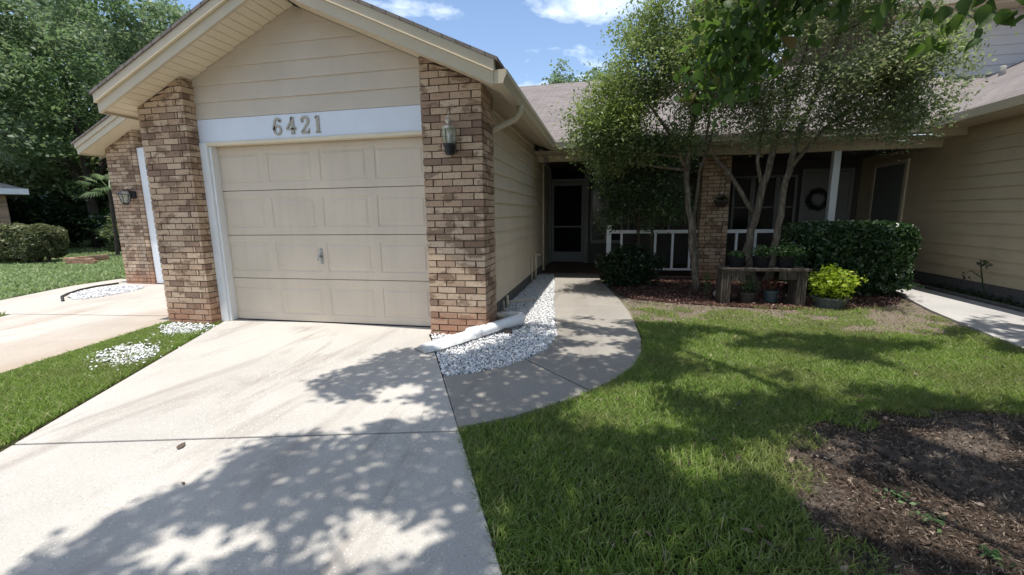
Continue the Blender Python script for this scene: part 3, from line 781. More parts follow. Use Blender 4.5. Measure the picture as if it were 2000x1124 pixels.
# screen door at the end of the walk
MB().box(-1.33,-1.27,10.86,10.97,.05,2.36).box(-.46,-.36,10.86,10.97,.05,2.36).box(-1.27,-.46,10.87,10.97,2.03,2.10).build('door_frame','grey_trim',house,bevel=.003)
sd=MB().box(-1.265,-1.20,10.90,10.94,.08,2.02).box(-.53,-.465,10.90,10.94,.08,2.02).box(-1.2,-.53,10.90,10.94,1.94,2.02).box(-1.2,-.53,10.90,10.94,.93,.97).box(-1.2,-.53,10.90,10.94,.08,.33).build('screen_door','grey_trim',house,bevel=.003)
MB().box(-1.2,-.53,10.915,10.93,.33,1.94).build('mesh_panel','screen',sd)
MB().box(-1.27,-.46,10.93,10.96,2.10,2.34).build('transom','screen',house)
def window(xa,xb,za,zb,cols_,mid=True,y=10.9):
    mb=MB(); t=.05
    mb.box(xa-t,xb+t,y,y+.07,za-t-.03,za).box(xa-t,xb+t,y,y+.07,zb,zb+t).box(xa-t,xa,y+.001,y+.071,za,zb).box(xb,xb+t,y+.001,y+.071,za,zb)
    x=xa
    for w in cols_[:-1]:
        x+=w*(xb-xa); mb.box(x-.05,x+.05,y+.004,y+.069,za,zb)
    if mid: mb.box(xa,xb,y+.008,y+.055,(za+zb)/2-.09,(za+zb)/2-.06)
    f=mb.build('window_frame','grey_trim',house,bevel=.003)
    MB().box(xa,xb,y+.05,y+.06,za,zb).build('pane','pane',f)
window(2.92,4.14,.85,2.0,(.3,.42,.28)); window(-.26,.42,.62,1.85,(.5,.5)); window(.62,1.5,.85,1.9,(.5,.5))
dr=MB().box(4.34,5.2,10.90,10.95,.05,2.08).build('front_door','grey_trim',house)
MB().box(4.26,4.34,10.88,10.97,.05,2.16).box(5.2,5.27,10.88,10.97,.05,2.16).box(4.34,5.2,10.88,10.97,2.09,2.16).build('door_frame','grey_trim',house,bevel=.003)
for xa in (4.45,4.82):
    for za,zb in ((.25,.85),(1.75,2.0)): MB().box(xa,xa+.27,10.885,10.899,za,zb).build('door_panel','grey_trim',dr,bevel=.006)
mb=MB()
ring=[(4.6+.19*math.cos(i/28*6.2832),10.85,1.5+.19*math.sin(i/28*6.2832)) for i in range(29)]; mb.tube(ring,.022,6,cap=False)
wr=mb.build('wreath','wreath_green'); tag(wr,'dark round wreath hanging on the porch door','wreath')
an=RNG.uniform(0,6.283,900); rr=.19+RNG.normal(0,.028,900)
V,F=leaves(np.column_stack([4.6+rr*np.cos(an),10.84+RNG.normal(0,.02,900),1.5+rr*np.sin(an)]),.05,.4,0); npmesh('foliage',V,F,'wreath_green',wr)
# conduits and taps on the side wall
mb=MB()
mb.tube([(-1.255,7.75,.0),(-1.255,7.75,.50)],.016,8); tag(mb.build('wall_conduit','cream_pipe',smooth=True),'thin cream conduit standing against the siding, farther left of the pair','pipe')
mb=MB(); mb.tube([(-1.24,8.1,0),(-1.24,8.1,.50),(-1.24,8.13,.53)],.019,8); mb.tube([(-1.24,8.12,.51),(-1.14,8.14,.52)],.012,6)
tag(mb.build('hose_bib','cream_pipe',smooth=True),'cream water pipe with a small tap near the porch','pipe')
mb=MB(); mb.tube([(-1.25,5.62,.0),(-1.25,5.62,.20)],.02,8); mb.tube([(-1.25,5.64,.11),(-.95,6.15,.05)],.012,6); mb.tube([(-1.25,5.40,.0),(-1.25,5.40,.17)],.012,6)
tag(mb.build('drain_pipe','cream_pipe',smooth=True),'short cream drain line coming out of the wall onto the white gravel','pipe')
# downspout
mb=MB(); mb.tube([(-.91,4.86,2.44),(-.91,4.86,2.36),(-.96,4.86,2.30),(-1.19,4.80,2.20),(-1.235,4.78,2.14),(-1.235,4.78,1.0),(-1.235,4.78,.20),(-1.21,4.78,.13),(-1.10,4.78,.10)],[.034]*9,10)
mb.build('downspout','trim',house,smooth=True)
# white PVC pipe and splash trough
def pvc():
    t=thing('drain_extension',(-1.05,4.5,0),'white plastic pipe propped on a block, leading from the downspout','pipe')
    a=Vector((-.885,4.70,.115)); b=Vector((-1.30,4.08,.085))
    mb=MB(); mb.tube([(-1.19,4.84,.10),(-1.0,4.80,.115),(-.90,4.74,.118),(-.90,4.66,.115),tuple(a.lerp(b,.25)),tuple(a.lerp(b,.6)),tuple(b)],[.052,.055,.064,.064,.060,.058,.058],16)
    # wider collar at the end that turns into the trough
    mb.build('pipe','white_plastic',t,smooth=True)
    mb=MB(); mb.tube([tuple(a.lerp(b,.84)),tuple(b+(b-a)*.02)],[.066,.072],16); mb.build('collar','white_plastic',t,smooth=True)
    MB().box(-1.02,-.93,4.34,4.40,0,.075).build('support_block','brown_pot',t,bevel=.006)
    t2=thing('splash_trough',(-1.5,3.9,0),'flattened white plastic splash trough lying across gravel onto the driveway corner','trough')
    mb=MB(); n=10
    A=Vector((-1.30,4.11,.06)); B=Vector((-1.66,3.63,.036)); D=(B-A); S=Vector((D.y,-D.x,0)).normalized()
    rows=[]
    for i in range(11):
        t_=i/10; c=A.lerp(B,t_); w=.092+.032*min(1,t_*2.5)*(1 if t_<.8 else 1-(t_-.8)*4.5); h=.062*(1-.40*t_)*(1 if t_<.85 else 1-(t_-.85)*4)
        for k in range(n+1):
            ang=math.pi*k/n; rows.append(c+S*math.cos(ang)*w+Vector((0,0,math.sin(ang)*h)))
    fs=[(i*(n+1)+k,i*(n+1)+k+1,(i+1)*(n+1)+k+1,(i+1)*(n+1)+k) for i in range(10) for k in range(n)]
    fs.append(tuple(range(n+1))); fs.append(tuple(range(10*(n+1)+n,10*(n+1)-1,-1)))
    mb.add([tuple(v) for v in rows],fs)
    # side flaps
    mb.build('trough','trough_plastic',t2,smooth=True)
pvc()
# wall lantern on the right pillar
def lantern(x,y,z,s,label,mstyle):
    t=thing('wall_lantern',(x,y,z),label,'wall lamp')
    c=Vector((x,y,z))
    if mstyle=='brass':
        yc=y-.10
        MB().lathe((x,yc,z),[(.012,-.165),(.038,-.160),(.050,-.13),(.046,-.10),(.056,-.085),(.060,-.06)],16).build('base','black_metal',t,smooth=True)
        MB().lathe((x,yc,z),[(.050,-.068),(.062,-.0),(.064,.075),(.062,.082)],16).build('glass','lantern_glass',t,smooth=True)
        MB().lathe((x,yc,z),[(.012,-.06),(.014,.04),(.004,.05)],10).build('candle','white_plastic',t,smooth=True)
        for k in range(6):
            a=k/6*6.283+.3; MB().tube([(x+.054*math.cos(a),yc+.054*math.sin(a),z-.07),(x+.066*math.cos(a),yc+.066*math.sin(a),z+.0),(x+.067*math.cos(a),yc+.067*math.sin(a),z+.08)],.004,5).build('cage_bar','aged_brass',t)
        MB().lathe((x,yc,z),[(.070,.080),(.066,.095),(.045,.112),(.02,.118)],18).build('cap','lamp_cap',t,smooth=True)
        MB().lathe((x,yc,z),[(.022,.118),(.024,.135),(.040,.15),(.040,.155),(.018,.172),(.008,.18),(.010,.19),(.004,.215)],16).build('finial','lamp_cap',t,smooth=True)
        MB().box(x-.035,x+.035,y-.012,y,z-.14,z-.02).tube([(x,y-.01,z-.09),(x,y-.05,z-.12),(x,yc,z-.11)],.012,8).build('bracket','aged_brass',t)
    else:
        yc=y-.17
        MB().lathe((x,yc,z),[(.03,-.17),(.045,-.15),(.055,-.13)],6).build('base','black_metal',t)
        MB().lathe((x,yc,z),[(.05,-.13),(.085,.02)],6).build('glass','lantern_glass',t)
        for k in range(6):
            a=k/6*6.283; MB().tube([(x+.055*math.cos(a),yc+.055*math.sin(a),z-.14),(x+.092*math.cos(a),yc+.092*math.sin(a),z+.02)],.006,5).build('cage_bar','black_metal',t)
        MB().lathe((x,yc,z),[(.12,.02),(.11,.035),(.06,.075),(.02,.09),(.012,.12)],6).build('cap','black_metal',t)
        MB().lathe((x,y-.011,z),[(.06,-.05),(.065,0),(.06,.09)],12).tube([(x,y-.02,z+.04),(x,y-.1,z+.12),(x,yc,z+.09)],.014,8).build('bracket','black_metal',t)
    return t
lantern(-1.47,4.24,2.02,1,'slim brass carriage lantern with clear glass on the right brick pillar','brass')
# floodlight under the eave near the porch
t=thing('floodlight',(-1.2,8.75,2.42),'small brown twin-head floodlight under the eave beside the porch','floodlight')
MB().lathe((-1.17,8.75,2.38),[(.05,-.012),(.055,.0),(.05,.03)],12).build('mount','brown_pot',t)
for dx,dy in ((.07,-.08),(.10,.05)):
    MB().tube([(-1.17,8.75,2.37),(-1.17+dx*.6,8.75+dy*.6,2.33),(-1.17+dx,8.75+dy,2.29)],[.014,.03,.05],10).build('lamp_head','vent_grey',t,smooth=True)

# ------------------------------------------------------------------ right hand house
rh_=thing('right_house',(6,9,0),'tan lap-sided house wall along the right path with a taller section behind','house')
mb=MB(); z=.20
while z<2.50:
    z1=min(z+.172,2.51)
    mb.add([(5.426,-.5,z),(5.426,11.78,z),(5.448,11.78,z1),(5.448,-.5,z1),(5.50,-.5,z),(5.50,11.78,z),(5.50,11.78,z1),(5.50,-.5,z1)],[(0,3,2,1),(4,5,6,7),(0,1,5,4),(3,7,6,2),(0,4,7,3),(1,2,6,5)]); z+=.172
mb.build('side_siding','siding_right',rh_)
MB().box(5.45,5.52,-.5,11.78,0,.198).build('foundation','concrete_dark',rh_)
MB().box(5.51,5.53,-.5,11.8,0,2.5).box(5.53,13.9,-.52,-.5,0,2.5).build('inner_wall','siding_right',rh_)
def zq(x): return 2.635+.47*(x-5.0)
MB().prism_y([(4.99,2.50),(5.44,2.50),(5.44,2.514),(4.99,2.514)],-1.0,8.2).build('eave_soffit','siding_right',rh_)
MB().box(4.965,4.99,-1.0,8.2,2.485,2.60).prism_y([(4.885,2.50),(4.964,2.50),(4.964,2.61),(4.87,2.61)],-1.0,8.12).build('eave_gutter','trim',rh_)
mb=MB(); slab(mb,[(4.90,-1.1,zq(4.90)),(14,-1.1,zq(14)),(14,11.79,zq(14)),(8.10,11.79,zq(8.10)),(4.92,8.18,zq(4.92))],.03); mb.build('lower_roof','shingle_side',rh_)
MB().box(4.992,5.425,8.201,8.224,2.38,2.66).build('eave_return','trim',rh_)
MB().box(-1.5,8,14.5,14.55,2.4,4.9).build('attic_wall','siding_right',rh_)
# side door on the porch
sdr=MB().box(5.41,5.434,9.52,10.40,.06,2.10).build('side_door','curtain_door',rh_)
MB().box(5.40,5.435,9.44,9.518,.06,2.18).box(5.40,5.435,10.402,10.48,.06,2.18).box(5.40,5.435,9.518,10.402,2.102,2.18).build('door_frame','trim',rh_,bevel=.003)
MB().tube([(5.41,9.6,1.0),(5.37,9.6,1.0)],.022,8).build('handle','grey_metal',sdr)
# taller wall behind
mb=MB(); z=3.3
while z<5.35:
    z1=min(z+.195,5.36)
    mb.add([(6.2,11.80,z),(15,11.80,z),(15,11.812,z1),(6.2,11.812,z1),(6.2,11.9,z),(15,11.9,z),(15,11.9,z1),(6.2,11.9,z1)],[(0,1,2,3),(0,4,5,1),(4,7,6,5),(3,2,6,7),(0,3,7,4)]); z+=.195
mb.build('upper_siding','siding_upper',rh_)
MB().box(6.0,15.2,11.35,11.798,5.36,5.37).build('upper_soffit','trim',rh_)
MB().box(5.98,15.2,11.32,11.348,5.33,5.47).prism_x([(11.23,5.37),(11.31,5.37),(11.31,5.47),(11.22,5.47)],5.98,15.2).build('upper_gutter','trim',rh_)
mb=MB(); slab(mb,[(5.9,11.26,5.50),(15.3,11.26,5.50),(15.3,15.6,7.3),(5.9,15.6,7.3)]); slab(mb,[(5.9,15.6,7.3),(15.3,15.6,7.3),(15.3,20,5.5),(5.9,20,5.5)]); mb.build('upper_roof','shingle',rh_)
MB().lathe((7.42,10.6,3.70),[(.05,-.1),(.05,.22),(.04,.24)],12).build('vent_pipe','vent_grey',rh_,smooth=True)
MB().box(6.50,6.72,11.02,11.2,3.78,3.90).lathe((6.58,11.1,3.6),[(.05,0),(.05,.2)],10).build('roof_vent','trim_light',rh_,bevel=.01)

# ------------------------------------------------------------------ left neighbour garage
lh=thing('neighbour_garage',(-7.3,8,0),'attached neighbouring garage with brick pillar set back on the left','garage')
XN=-7.27
def Zn(x,y=0): return 3.54-.46*abs(x-XN)
pillar(lh,-9.30,-8.60,6.80,7.2,Zn)
MB().box(-8.595,-8.36,6.83,7.05,.03,2.60).build('door_jamb','white_paint',lh,bevel=.003)
MB().box(-8.498,-5.5,6.95,7.05,2.16,2.42).build('header_board','header_white',lh)
MB().box(-8.40,-5.7,7.05,7.1,.03,2.15).build('garage_door','door_paint',lh)
mb=MB(); mb.add([(-8.498,6.96,2.43),(-5.5,6.96,2.43),(-5.5,6.96,2.72),(XN,6.96,3.53),(-8.498,6.96,Zn(-8.498))],[(0,1,2,3,4)]); mb.build('gable_siding','siding_front',lh)
MB().box(-9.29,-9.25,7.2,14,0,2.6).build('side_siding','siding',lh)
def nb(o0,o1,y0,y1,xl,xr,name,mn):
    mb=MB()
    for a,b in ((xl,XN),(XN,xr)): mb.prism_y([(a,Zn(a)+o0),(b,Zn(b)+o0),(b,Zn(b)+o1),(a,Zn(a)+o1)],y0,y1)
    mb.build(name,mn,lh)
nb(0,.012,6.53,7.0,-9.52,-5.45,'rake_soffit','trim_light'); nb(-.02,.092,6.50,6.529,-9.54,-5.45,'rake_fascia','trim'); nb(.094,.18,6.48,6.529,-9.56,-5.45,'rake_band','trim')
mb=MB()
slab(mb,[(-9.6,6.46,Zn(-9.6)+.21),(XN,6.46,Zn(XN)+.21),(XN,14,Zn(XN)+.21),(-9.6,14,Zn(-9.6)+.21)]); slab(mb,[(XN,6.46,Zn(XN)+.21),(-5.45,6.46,Zn(-5.45)+.21),(-5.45,14,Zn(-5.45)+.21),(XN,14,Zn(XN)+.21)]); mb.build('garage_roof','shingle_side',lh)
MB().box(-9.54,-9.52,6.53,14,Zn(-9.54)-.02,Zn(-9.54)+.17).build('eave_fascia','trim',lh); MB().box(-9.519,-9.25,6.9,14,Zn(-9.5)-.0,Zn(-9.5)+.01).build('eave_soffit','trim',lh)
lantern(-8.78,6.80,1.72,1,'black coach lantern on the neighbour\'s brick pillar at left','black')
# small house at the far left
fh=thing('far_house',(-24,14,0),'partly visible brick house with pale roof at the far left edge','house')
A0=Vector((-21.3,12.0,0)); fd=Vector((-.40,-.9165,0)); bd=Vector((-.9165,.40,0))   # along the front, and back into the house
def hp(a,b,z): q=A0+fd*a+bd*b; return (q.x,q.y,z)
mb=MB(); mb.prism([hp(0,0,0)[:2],hp(10,0,0)[:2],hp(10,7,0)[:2],hp(0,7,0)[:2]],0,2.40); mb.build('brick_wall','far_brick',fh)
mb=MB(); slab(mb,[hp(-.5,-.5,2.42),hp(3.5,3.5,4.0),hp(7,3.5,4.0),hp(10.5,-.5,2.42)],.05); slab(mb,[hp(-.5,-.5,2.42),hp(-.5,7.5,2.42),hp(3.5,3.5,4.0)],.05); mb.build('hip_roof','vent_grey',fh)
mb=MB(); mb.prism([hp(-.53,-.53,0)[:2],hp(10.5,-.53,0)[:2],hp(10.5,-.50,0)[:2],hp(-.50,-.50,0)[:2],hp(-.50,7.5,0)[:2],hp(-.53,7.5,0)[:2]],2.22,2.42); mb.build('eave_fascia','white_paint',fh)
mb=MB(); mb.prism([hp(-.49,-.49,0)[:2],hp(10.5,-.49,0)[:2],hp(10.5,-.01,0)[:2],hp(-.01,-.01,0)[:2],hp(-.01,7.5,0)[:2],hp(-.49,7.5,0)[:2]],2.24,2.26); mb.build('eave_soffit','trim_light',fh)
# low brick edging box
mb=MB()
for k in range(3):
    for i in range(5):
        x=-15.25+i*.21+(k%2)*.1; mb.box(x,x+.2,9.55,9.65,k*.07,k*.07+.062,.002)
        mb.box(-15.25,-15.15,9.66+i*.21,9.85+i*.21,k*.07,k*.07+.062,.002)
o=mb.build('brick_planter_edge','brick'); tag(o,'low brick planter edge at the end of the clipped hedge','planter')

# ------------------------------------------------------------------ planting
def foliage(parent,name,mname,P,size,aspect=.5,up=.6,shape='diamond',droop=None,var=.35):
    V,F=leaves(P,size,aspect,up,shape,var,droop); return npmesh(name,V,F,mname,parent)
def sprig(mb,base,tips,r=.006):
    b=Vector(base)
    for t in tips:
        t=Vector(t); m=b.lerp(t,.5)+Vector((random.uniform(-.04,.04),random.uniform(-.04,.04),.03)); mb.tube([b,m,t],[r,r*.8,r*.4],5)
def boxhedge(lo,hi,n,rnd=.12):
    lo,hi=np.array(lo),np.array(hi); P=RNG.uniform(lo,hi,(n,3))
    # bias to surface: push along random axis
    ax=RNG.integers(0,3,n); side=RNG.integers(0,2,n); pull=RNG.uniform(0,1,n)<.72
    d=RNG.exponential(.05,n)
    for a in range(3):
        m=pull&(ax==a)
        P[m,a]=np.where(side[m]==0,lo[a]+d[m],hi[a]-d[m])
    c=(lo+hi)/2; h=(hi-lo)/2; q=(P-c)/h
    # round corners and lump the surface
    q=q*(1-.07*(np.abs(q[:,[1,2,0]])**4+np.abs(q[:,[2,0,1]])**4)/1)
    P=c+q*h
    P+=.035*np.stack([np.sin(P[:,1]*9+P[:,2]*7),np.sin(P[:,0]*8+P[:,2]*6),np.sin(P[:,0]*7+P[:,1]*8)],1)
    return P
hg=thing('box_hedge',(3.7,7.7,0),'dense dark green box hedge in front of the porch','hedge')
foliage(hg,'foliage','leaf_hedge',np.vstack([boxhedge((2.86,7.15,.10),(4.44,8.2,1.07),24000),in_ellipsoids(1500,[((3.7,7.3,.15),(.8,.2,.15),1)])]),.062,.55,.35,'diamond')
mb=MB()
for i in range(9):
    x=3.05+i*.17; y=7.7+random.uniform(-.2,.2); sprig(mb,(x,y,0),[(x+random.uniform(-.25,.25),y+random.uniform(-.3,.3),random.uniform(.5,.9)) for _ in range(4)],.014)
mb.build('stem','bark_dark',hg)
sh=thing('porch_shrub',(.48,7.95,0),'rounded dark shrub beside the walkway in front of the railing','shrub')
foliage(sh,'foliage','leaf_dark',in_ellipsoids(11000,[((.48,7.9,.36),(.52,.42,.38),1),((.25,7.8,.3),(.3,.3,.3),.3)],.35,.01),.05,.55,.35)
mb=MB(); sprig(mb,(.48,7.9,0),[(.2+random.uniform(0,.6),7.7+random.uniform(0,.4),.5) for _ in range(7)],.012); mb.build('stem','bark_dark',sh)

def tree(root, stems, P_leaf_clusters, crad, per, leafsize, leafmat, barkmat, aspect=.5, twig=.012, nlimbs=None, shape='diamond', up=.5, droop=None, flat=.8):
    mb=MB(); nodes=[]
    for pts,rad in stems:
        pp=[]; rr=[]
        for i in range(len(pts)-1):
            for t in (0,.34,.67):
                pp.append(Vector(pts[i]).lerp(Vector(pts[i+1]),t)+Vector((random.uniform(-1,1),random.uniform(-1,1),0))*rad[i]*.35); rr.append(rad[i]+(rad[i+1]-rad[i])*t)
        pp[0]=Vector(pts[0]); pp.append(Vector(pts[-1])); rr.append(rad[-1])
        mb.tube(pp,rr,10,wob=.08); nodes += [(p,r) for p,r in zip(pp,rr)]
    hi=[(p,r) for p,r in nodes if p.z>nodes[0][0].z+1.2*0+ (max(q.z for q,_ in nodes)*.35)]
    A=np.array([tuple(p) for p,_ in hi]); rad=[r for _,r in hi]
    C=P_leaf_clusters; order=RNG.permutation(len(C)); lim=nlimbs or len(C)
    attach=list(A); arad=list(rad)
    for j in order[:lim]:
        c=C[j]; AA=np.array(attach); dv=c-AA; dist=np.linalg.norm(dv,axis=1)+np.where(AA[:,2]>c[2]+.1,1.0,0)
        i=int(np.argmin(dist)); a=Vector(AA[i]); cc=Vector(c); L=(cc-a).length
        if L<.03: continue
        m1=a.lerp(cc,.35)+Vector((random.uniform(-1,1),random.uniform(-1,1),random.uniform(.0,1)))*L*.10
        m2=a.lerp(cc,.7)+Vector((random.uniform(-1,1),random.uniform(-1,1),random.uniform(0,1)))*L*.08
        r0=min(arad[i]*.7,twig*(1+L*1.2)); mb.tube([a,m1,m2,cc],[r0,r0*.75,r0*.5,r0*.25],5,cap=False)
        attach += [np.array(m1),np.array(m2),np.array(cc)]; arad += [r0*.8,r0*.6,r0*.4]
    mb.build('trunk',barkmat,root,smooth=True)
    P=cluster_points(C,crad,per,flat)
    foliage(root,'crown',leafmat,P,leafsize,aspect,up,shape,droop)

def gappy(C,seed,th=-.30):
    x,y,z=C[:,0]*3.1+seed,C[:,1]*3.3+seed*2,C[:,2]*3.4-seed
    q=np.sin(x+1.4*np.sin(z))+np.sin(1.2*z+1.3*np.sin(y+x))+.6*np.sin(2.1*x-1.7*z+y)
    return C[q/2.2>th]
def thin_low(C):
    return C[(C[:,2]>2.85)|(RNG.uniform(0,1,len(C))<.58)]
# porch trees
t1=thing('porch_tree',(1.49,7.3,0),'slender tree with lime green drooping foliage beside the walkway','tree')
C=in_ellipsoids(520,[((.30,6.95,2.55),(.80,.6,.62),1.5),((.95,6.85,3.35),(.95,.85,.95),2.2),((1.3,7.0,4.3),(.95,.8,.8),1.3),((.0,6.9,2.35),(.55,.45,.32),.5)],.42,.9)
tree(t1,[([(1.49,7.3,0),(1.42,7.3,.5),(1.36,7.28,.95),(1.27,7.3,1.55),(1.24,7.3,2.1),(1.3,7.2,2.9),(1.1,7.1,3.6),(1.2,7.1,4.3)],[.062,.05,.046,.042,.04,.034,.026,.012]),
         ([(1.50,7.33,0),(1.46,7.35,.6),(1.40,7.38,1.2),(1.45,7.4,1.9),(1.62,7.3,2.6)],[.035,.03,.026,.022,.014]),
         ([(1.25,7.28,1.9),(.9,7.1,2.5),(.5,7.0,3.0),(.2,7.0,3.3)],[.03,.024,.016,.008])],gappy(C,.7,-.2),.24,150,.054,'leaf_tree_lime','bark',.42)
# second, darker low tree by the rail
t2=thing('porch_vine_tree',(.70,8.0,0),'dark leafy small tree standing in front of the porch railing','tree')
C=in_ellipsoids(330,[((.66,7.75,1.75),(.52,.42,.58),1.4),((1.0,7.6,1.35),(.34,.3,.42),.5),((.22,7.7,1.95),(.45,.35,.62),.8),((.8,7.5,2.25),(.75,.45,.35),1.0),((.15,7.8,1.25),(.2,.2,.3),.15)],.5,.8)
tree(t2,[([(.62,8.05,0),(.64,8.0,.6),(.60,7.95,1.1),(.66,7.85,1.7),(.6,7.8,2.2)],[.035,.03,.026,.018,.01]),([(.78,8.05,0),(.84,8.0,.7),(.86,7.9,1.3),(.95,7.8,1.8)],[.028,.024,.018,.01])],C,.20,80,.05,'leaf_vine','bark_dark',.5)
t3=thing('spreading_tree',(2.45,7.4,0),'multi-stemmed spreading tree behind the plant bench','tree')
C=in_ellipsoids(760,[((2.5,6.75,3.35),(1.35,.95,1.0),3.0),((3.4,6.7,3.05),(.74,.75,.72),1.2),((2.1,6.9,2.55),(.8,.6,.36),.42),((3.75,6.8,2.4),(.48,.5,.32),.30),((2.7,6.9,4.4),(1.3,.9,.8),1.6),((1.7,6.8,3.0),(.5,.6,.6),.5),((3.0,6.8,2.45),(.8,.5,.28),.45),((3.7,6.6,2.9),(.5,.5,.5),.4)],.42,1.9)
tree(t3,[([(2.42,7.42,0),(2.30,7.38,.35),(2.20,7.35,.66),(2.26,7.3,1.12),(2.32,7.3,1.5),(2.40,7.25,2.0),(2.46,7.2,2.4),(2.6,7.0,3.2),(2.7,6.9,4.0)],[.07,.066,.06,.052,.05,.042,.034,.024,.012]),
         ([(2.50,7.42,0),(2.56,7.38,.4),(2.59,7.33,.75),(2.60,7.3,1.2),(2.64,7.3,1.7),(2.72,7.28,2.15),(2.76,7.25,2.5),(2.95,7.0,3.3),(3.1,6.9,4.1)],[.065,.06,.052,.048,.045,.04,.036,.024,.012]),
         ([(2.24,7.32,1.25),(2.02,7.3,1.6),(1.85,7.3,1.85),(1.62,7.28,2.1),(1.48,7.2,2.35),(1.5,7.0,3.0)],[.034,.03,.027,.023,.018,.01]),
         ([(2.66,7.3,1.85),(3.0,7.1,2.4),(3.4,6.9,2.8),(3.8,6.8,3.1)],[.03,.026,.018,.01]),
         ([(2.33,7.3,1.6),(2.2,7.2,2.0),(2.25,7.15,2.6),(2.0,7,3.2)],[.028,.024,.018,.01])],thin_low(gappy(C,2.1,-.15)),.25,148,.054,'leaf_tree','bark',.42)

# big shade tree: trunk stands just outside the picture to the right, crown overhead
t4=thing('shade_tree',(2.95,1.15,0),'big-leaved shade tree whose drooping leaves hang in at the top right','tree')
SX,SY=.024,-.158     # sun direction slope
OUT=[(-2.1,-2.2),(-2.08,.9),(-2.04,1.17),(-1.98,1.42),(-1.87,1.62),(-1.92,1.92),(-1.75,2.05),(-1.4,2.06),(-1.36,2.26),(-1.05,2.38),(-.98,2.50),(-1.32,2.62),(-1.86,2.54),(-2.2,2.80),(-2.03,3.18),(-1.95,3.6),(-1.63,3.72),(-1.25,3.55),(-1.0,4.05),(-.9,4.75),(-.35,5.2),(.5,5.2),(1.75,4.85),(3,4.7),(3.8,5.5),(4.6,6.1),(5.6,5.2),(6.3,2),(5.5,-1.5),(3.5,-2.8),(.5,-3)]
HOLES=[(-.86,1.36,.17,.07,.3),(-1.52,1.20,.16,.05,.4),(-1.43,2.74,.13,.045,.2),(.32,2.85,.52,.27,.4),(2.7,3.6,1.0,.20,-.1),(.95,3.35,.35,.12,.2),(1.05,2.08,.42,.13,-.9),(1.62,1.80,.42,.14,-.5),(1.3,3.95,.6,.24,0),(3.1,4.15,.7,.26,.1),(1.15,2.45,.18,.1,0),(-.1,3.95,.24,.10,.2),(-.05,4.35,.3,.07,.1),(.5,2.2,.12,.10,0),(2.0,2.6,.25,.07,-.3)]
n=80000; G=RNG.uniform((-2.3,-3),(6.4,6.4),(n,2)); ok=pip(G,OUT)
for hx,hy,ra,rb,an in HOLES:
    dx,dy=G[:,0]-hx,G[:,1]-hy; u=dx*math.cos(an)+dy*math.sin(an); v=-dx*math.sin(an)+dy*math.cos(an)
    ok&=((u/(ra+.09))**2+(v/(rb+.09))**2)>1
nz=noise2(G,3.6,1)+.55*noise2(G,8.5,4)+.3*noise2(G,17,2)
edge=np.min(np.linalg.norm(G[:,None]-np.array(OUT)[None],axis=2),1)
ok&=nz<np.where(G[:,1]>4.4,.25,np.where((G[:,0]<.1)&(G[:,1]<2.7),1.25,np.where((G[:,0]<.6)&(G[:,1]>2.2),.9,np.where(G[:,1]<3.1,.85,.24))))
G=G[ok]
df=-.206*G[:,0]+.979*G[:,1]
zlow=np.maximum(4.3,1.29+.50*np.maximum(df,0)+.9)
Z=zlow+np.abs(RNG.normal(0,.9,len(G)))+.05
C=np.column_stack([G[:,0]+SX*Z,G[:,1]+SY*Z,Z])
V,F=leaves(cluster_points(C,.09,3,.6),.072,.68,.55,'diamond'); 
# limbs
mb=MB(); 
limbs=[[(2.95,1.15,0),(2.98,1.12,.5),(2.95,1.1,1.2),(2.9,1.1,2.0),(2.8,1.05,2.7),(2.6,1.0,3.4),(2.3,1.1,4.2),(2.0,1.0,5.2)],[(2.85,1.1,2.4),(3.4,1.3,3.2),(4.2,2.0,4.0),(4.6,3.4,4.7),(4.3,4.6,5.2)],[(2.7,1.0,3.0),(1.8,.6,3.6),(.6,.3,4.0),(-.6,.4,4.3),(-1.4,1.0,4.5)],[(2.5,1.0,3.6),(1.9,1.8,4.3),(1.2,2.8,4.8),(.5,3.8,4.9),(-.2,4.2,5.1)],[(2.9,1.1,2.6),(3.2,.2,3.6),(3.0,-1,4.4)],[(1.9,.7,3.6),(1.4,1.5,3.3),(1.2,1.9,2.9),(1.0,2.3,2.5)]]
lr=[[.24,.17,.15,.14,.13,.10,.07,.04],[.09,.075,.055,.035,.015],[.04,.024,.014,.009,.005],[.07,.055,.04,.025,.012],[.08,.05,.02],[.03,.02,.014,.010]]
for l,r0 in zip(limbs,lr): mb.tube(l,r0,10,wob=.06)
A=np.concatenate([np.array(l[2:]) for l in limbs]); att=list(A)
for c in C[RNG.permutation(len(C))[:420]]:
    AA=np.array(att); i=int(np.argmin(np.linalg.norm(AA-c,axis=1))); a=Vector(AA[i]); cc=Vector(c); m=a.lerp(cc,.5)+Vector((0,0,.08)); mb.tube([a,m,cc],[.012,.008,.004],4,cap=False); att += [np.array(m),c]
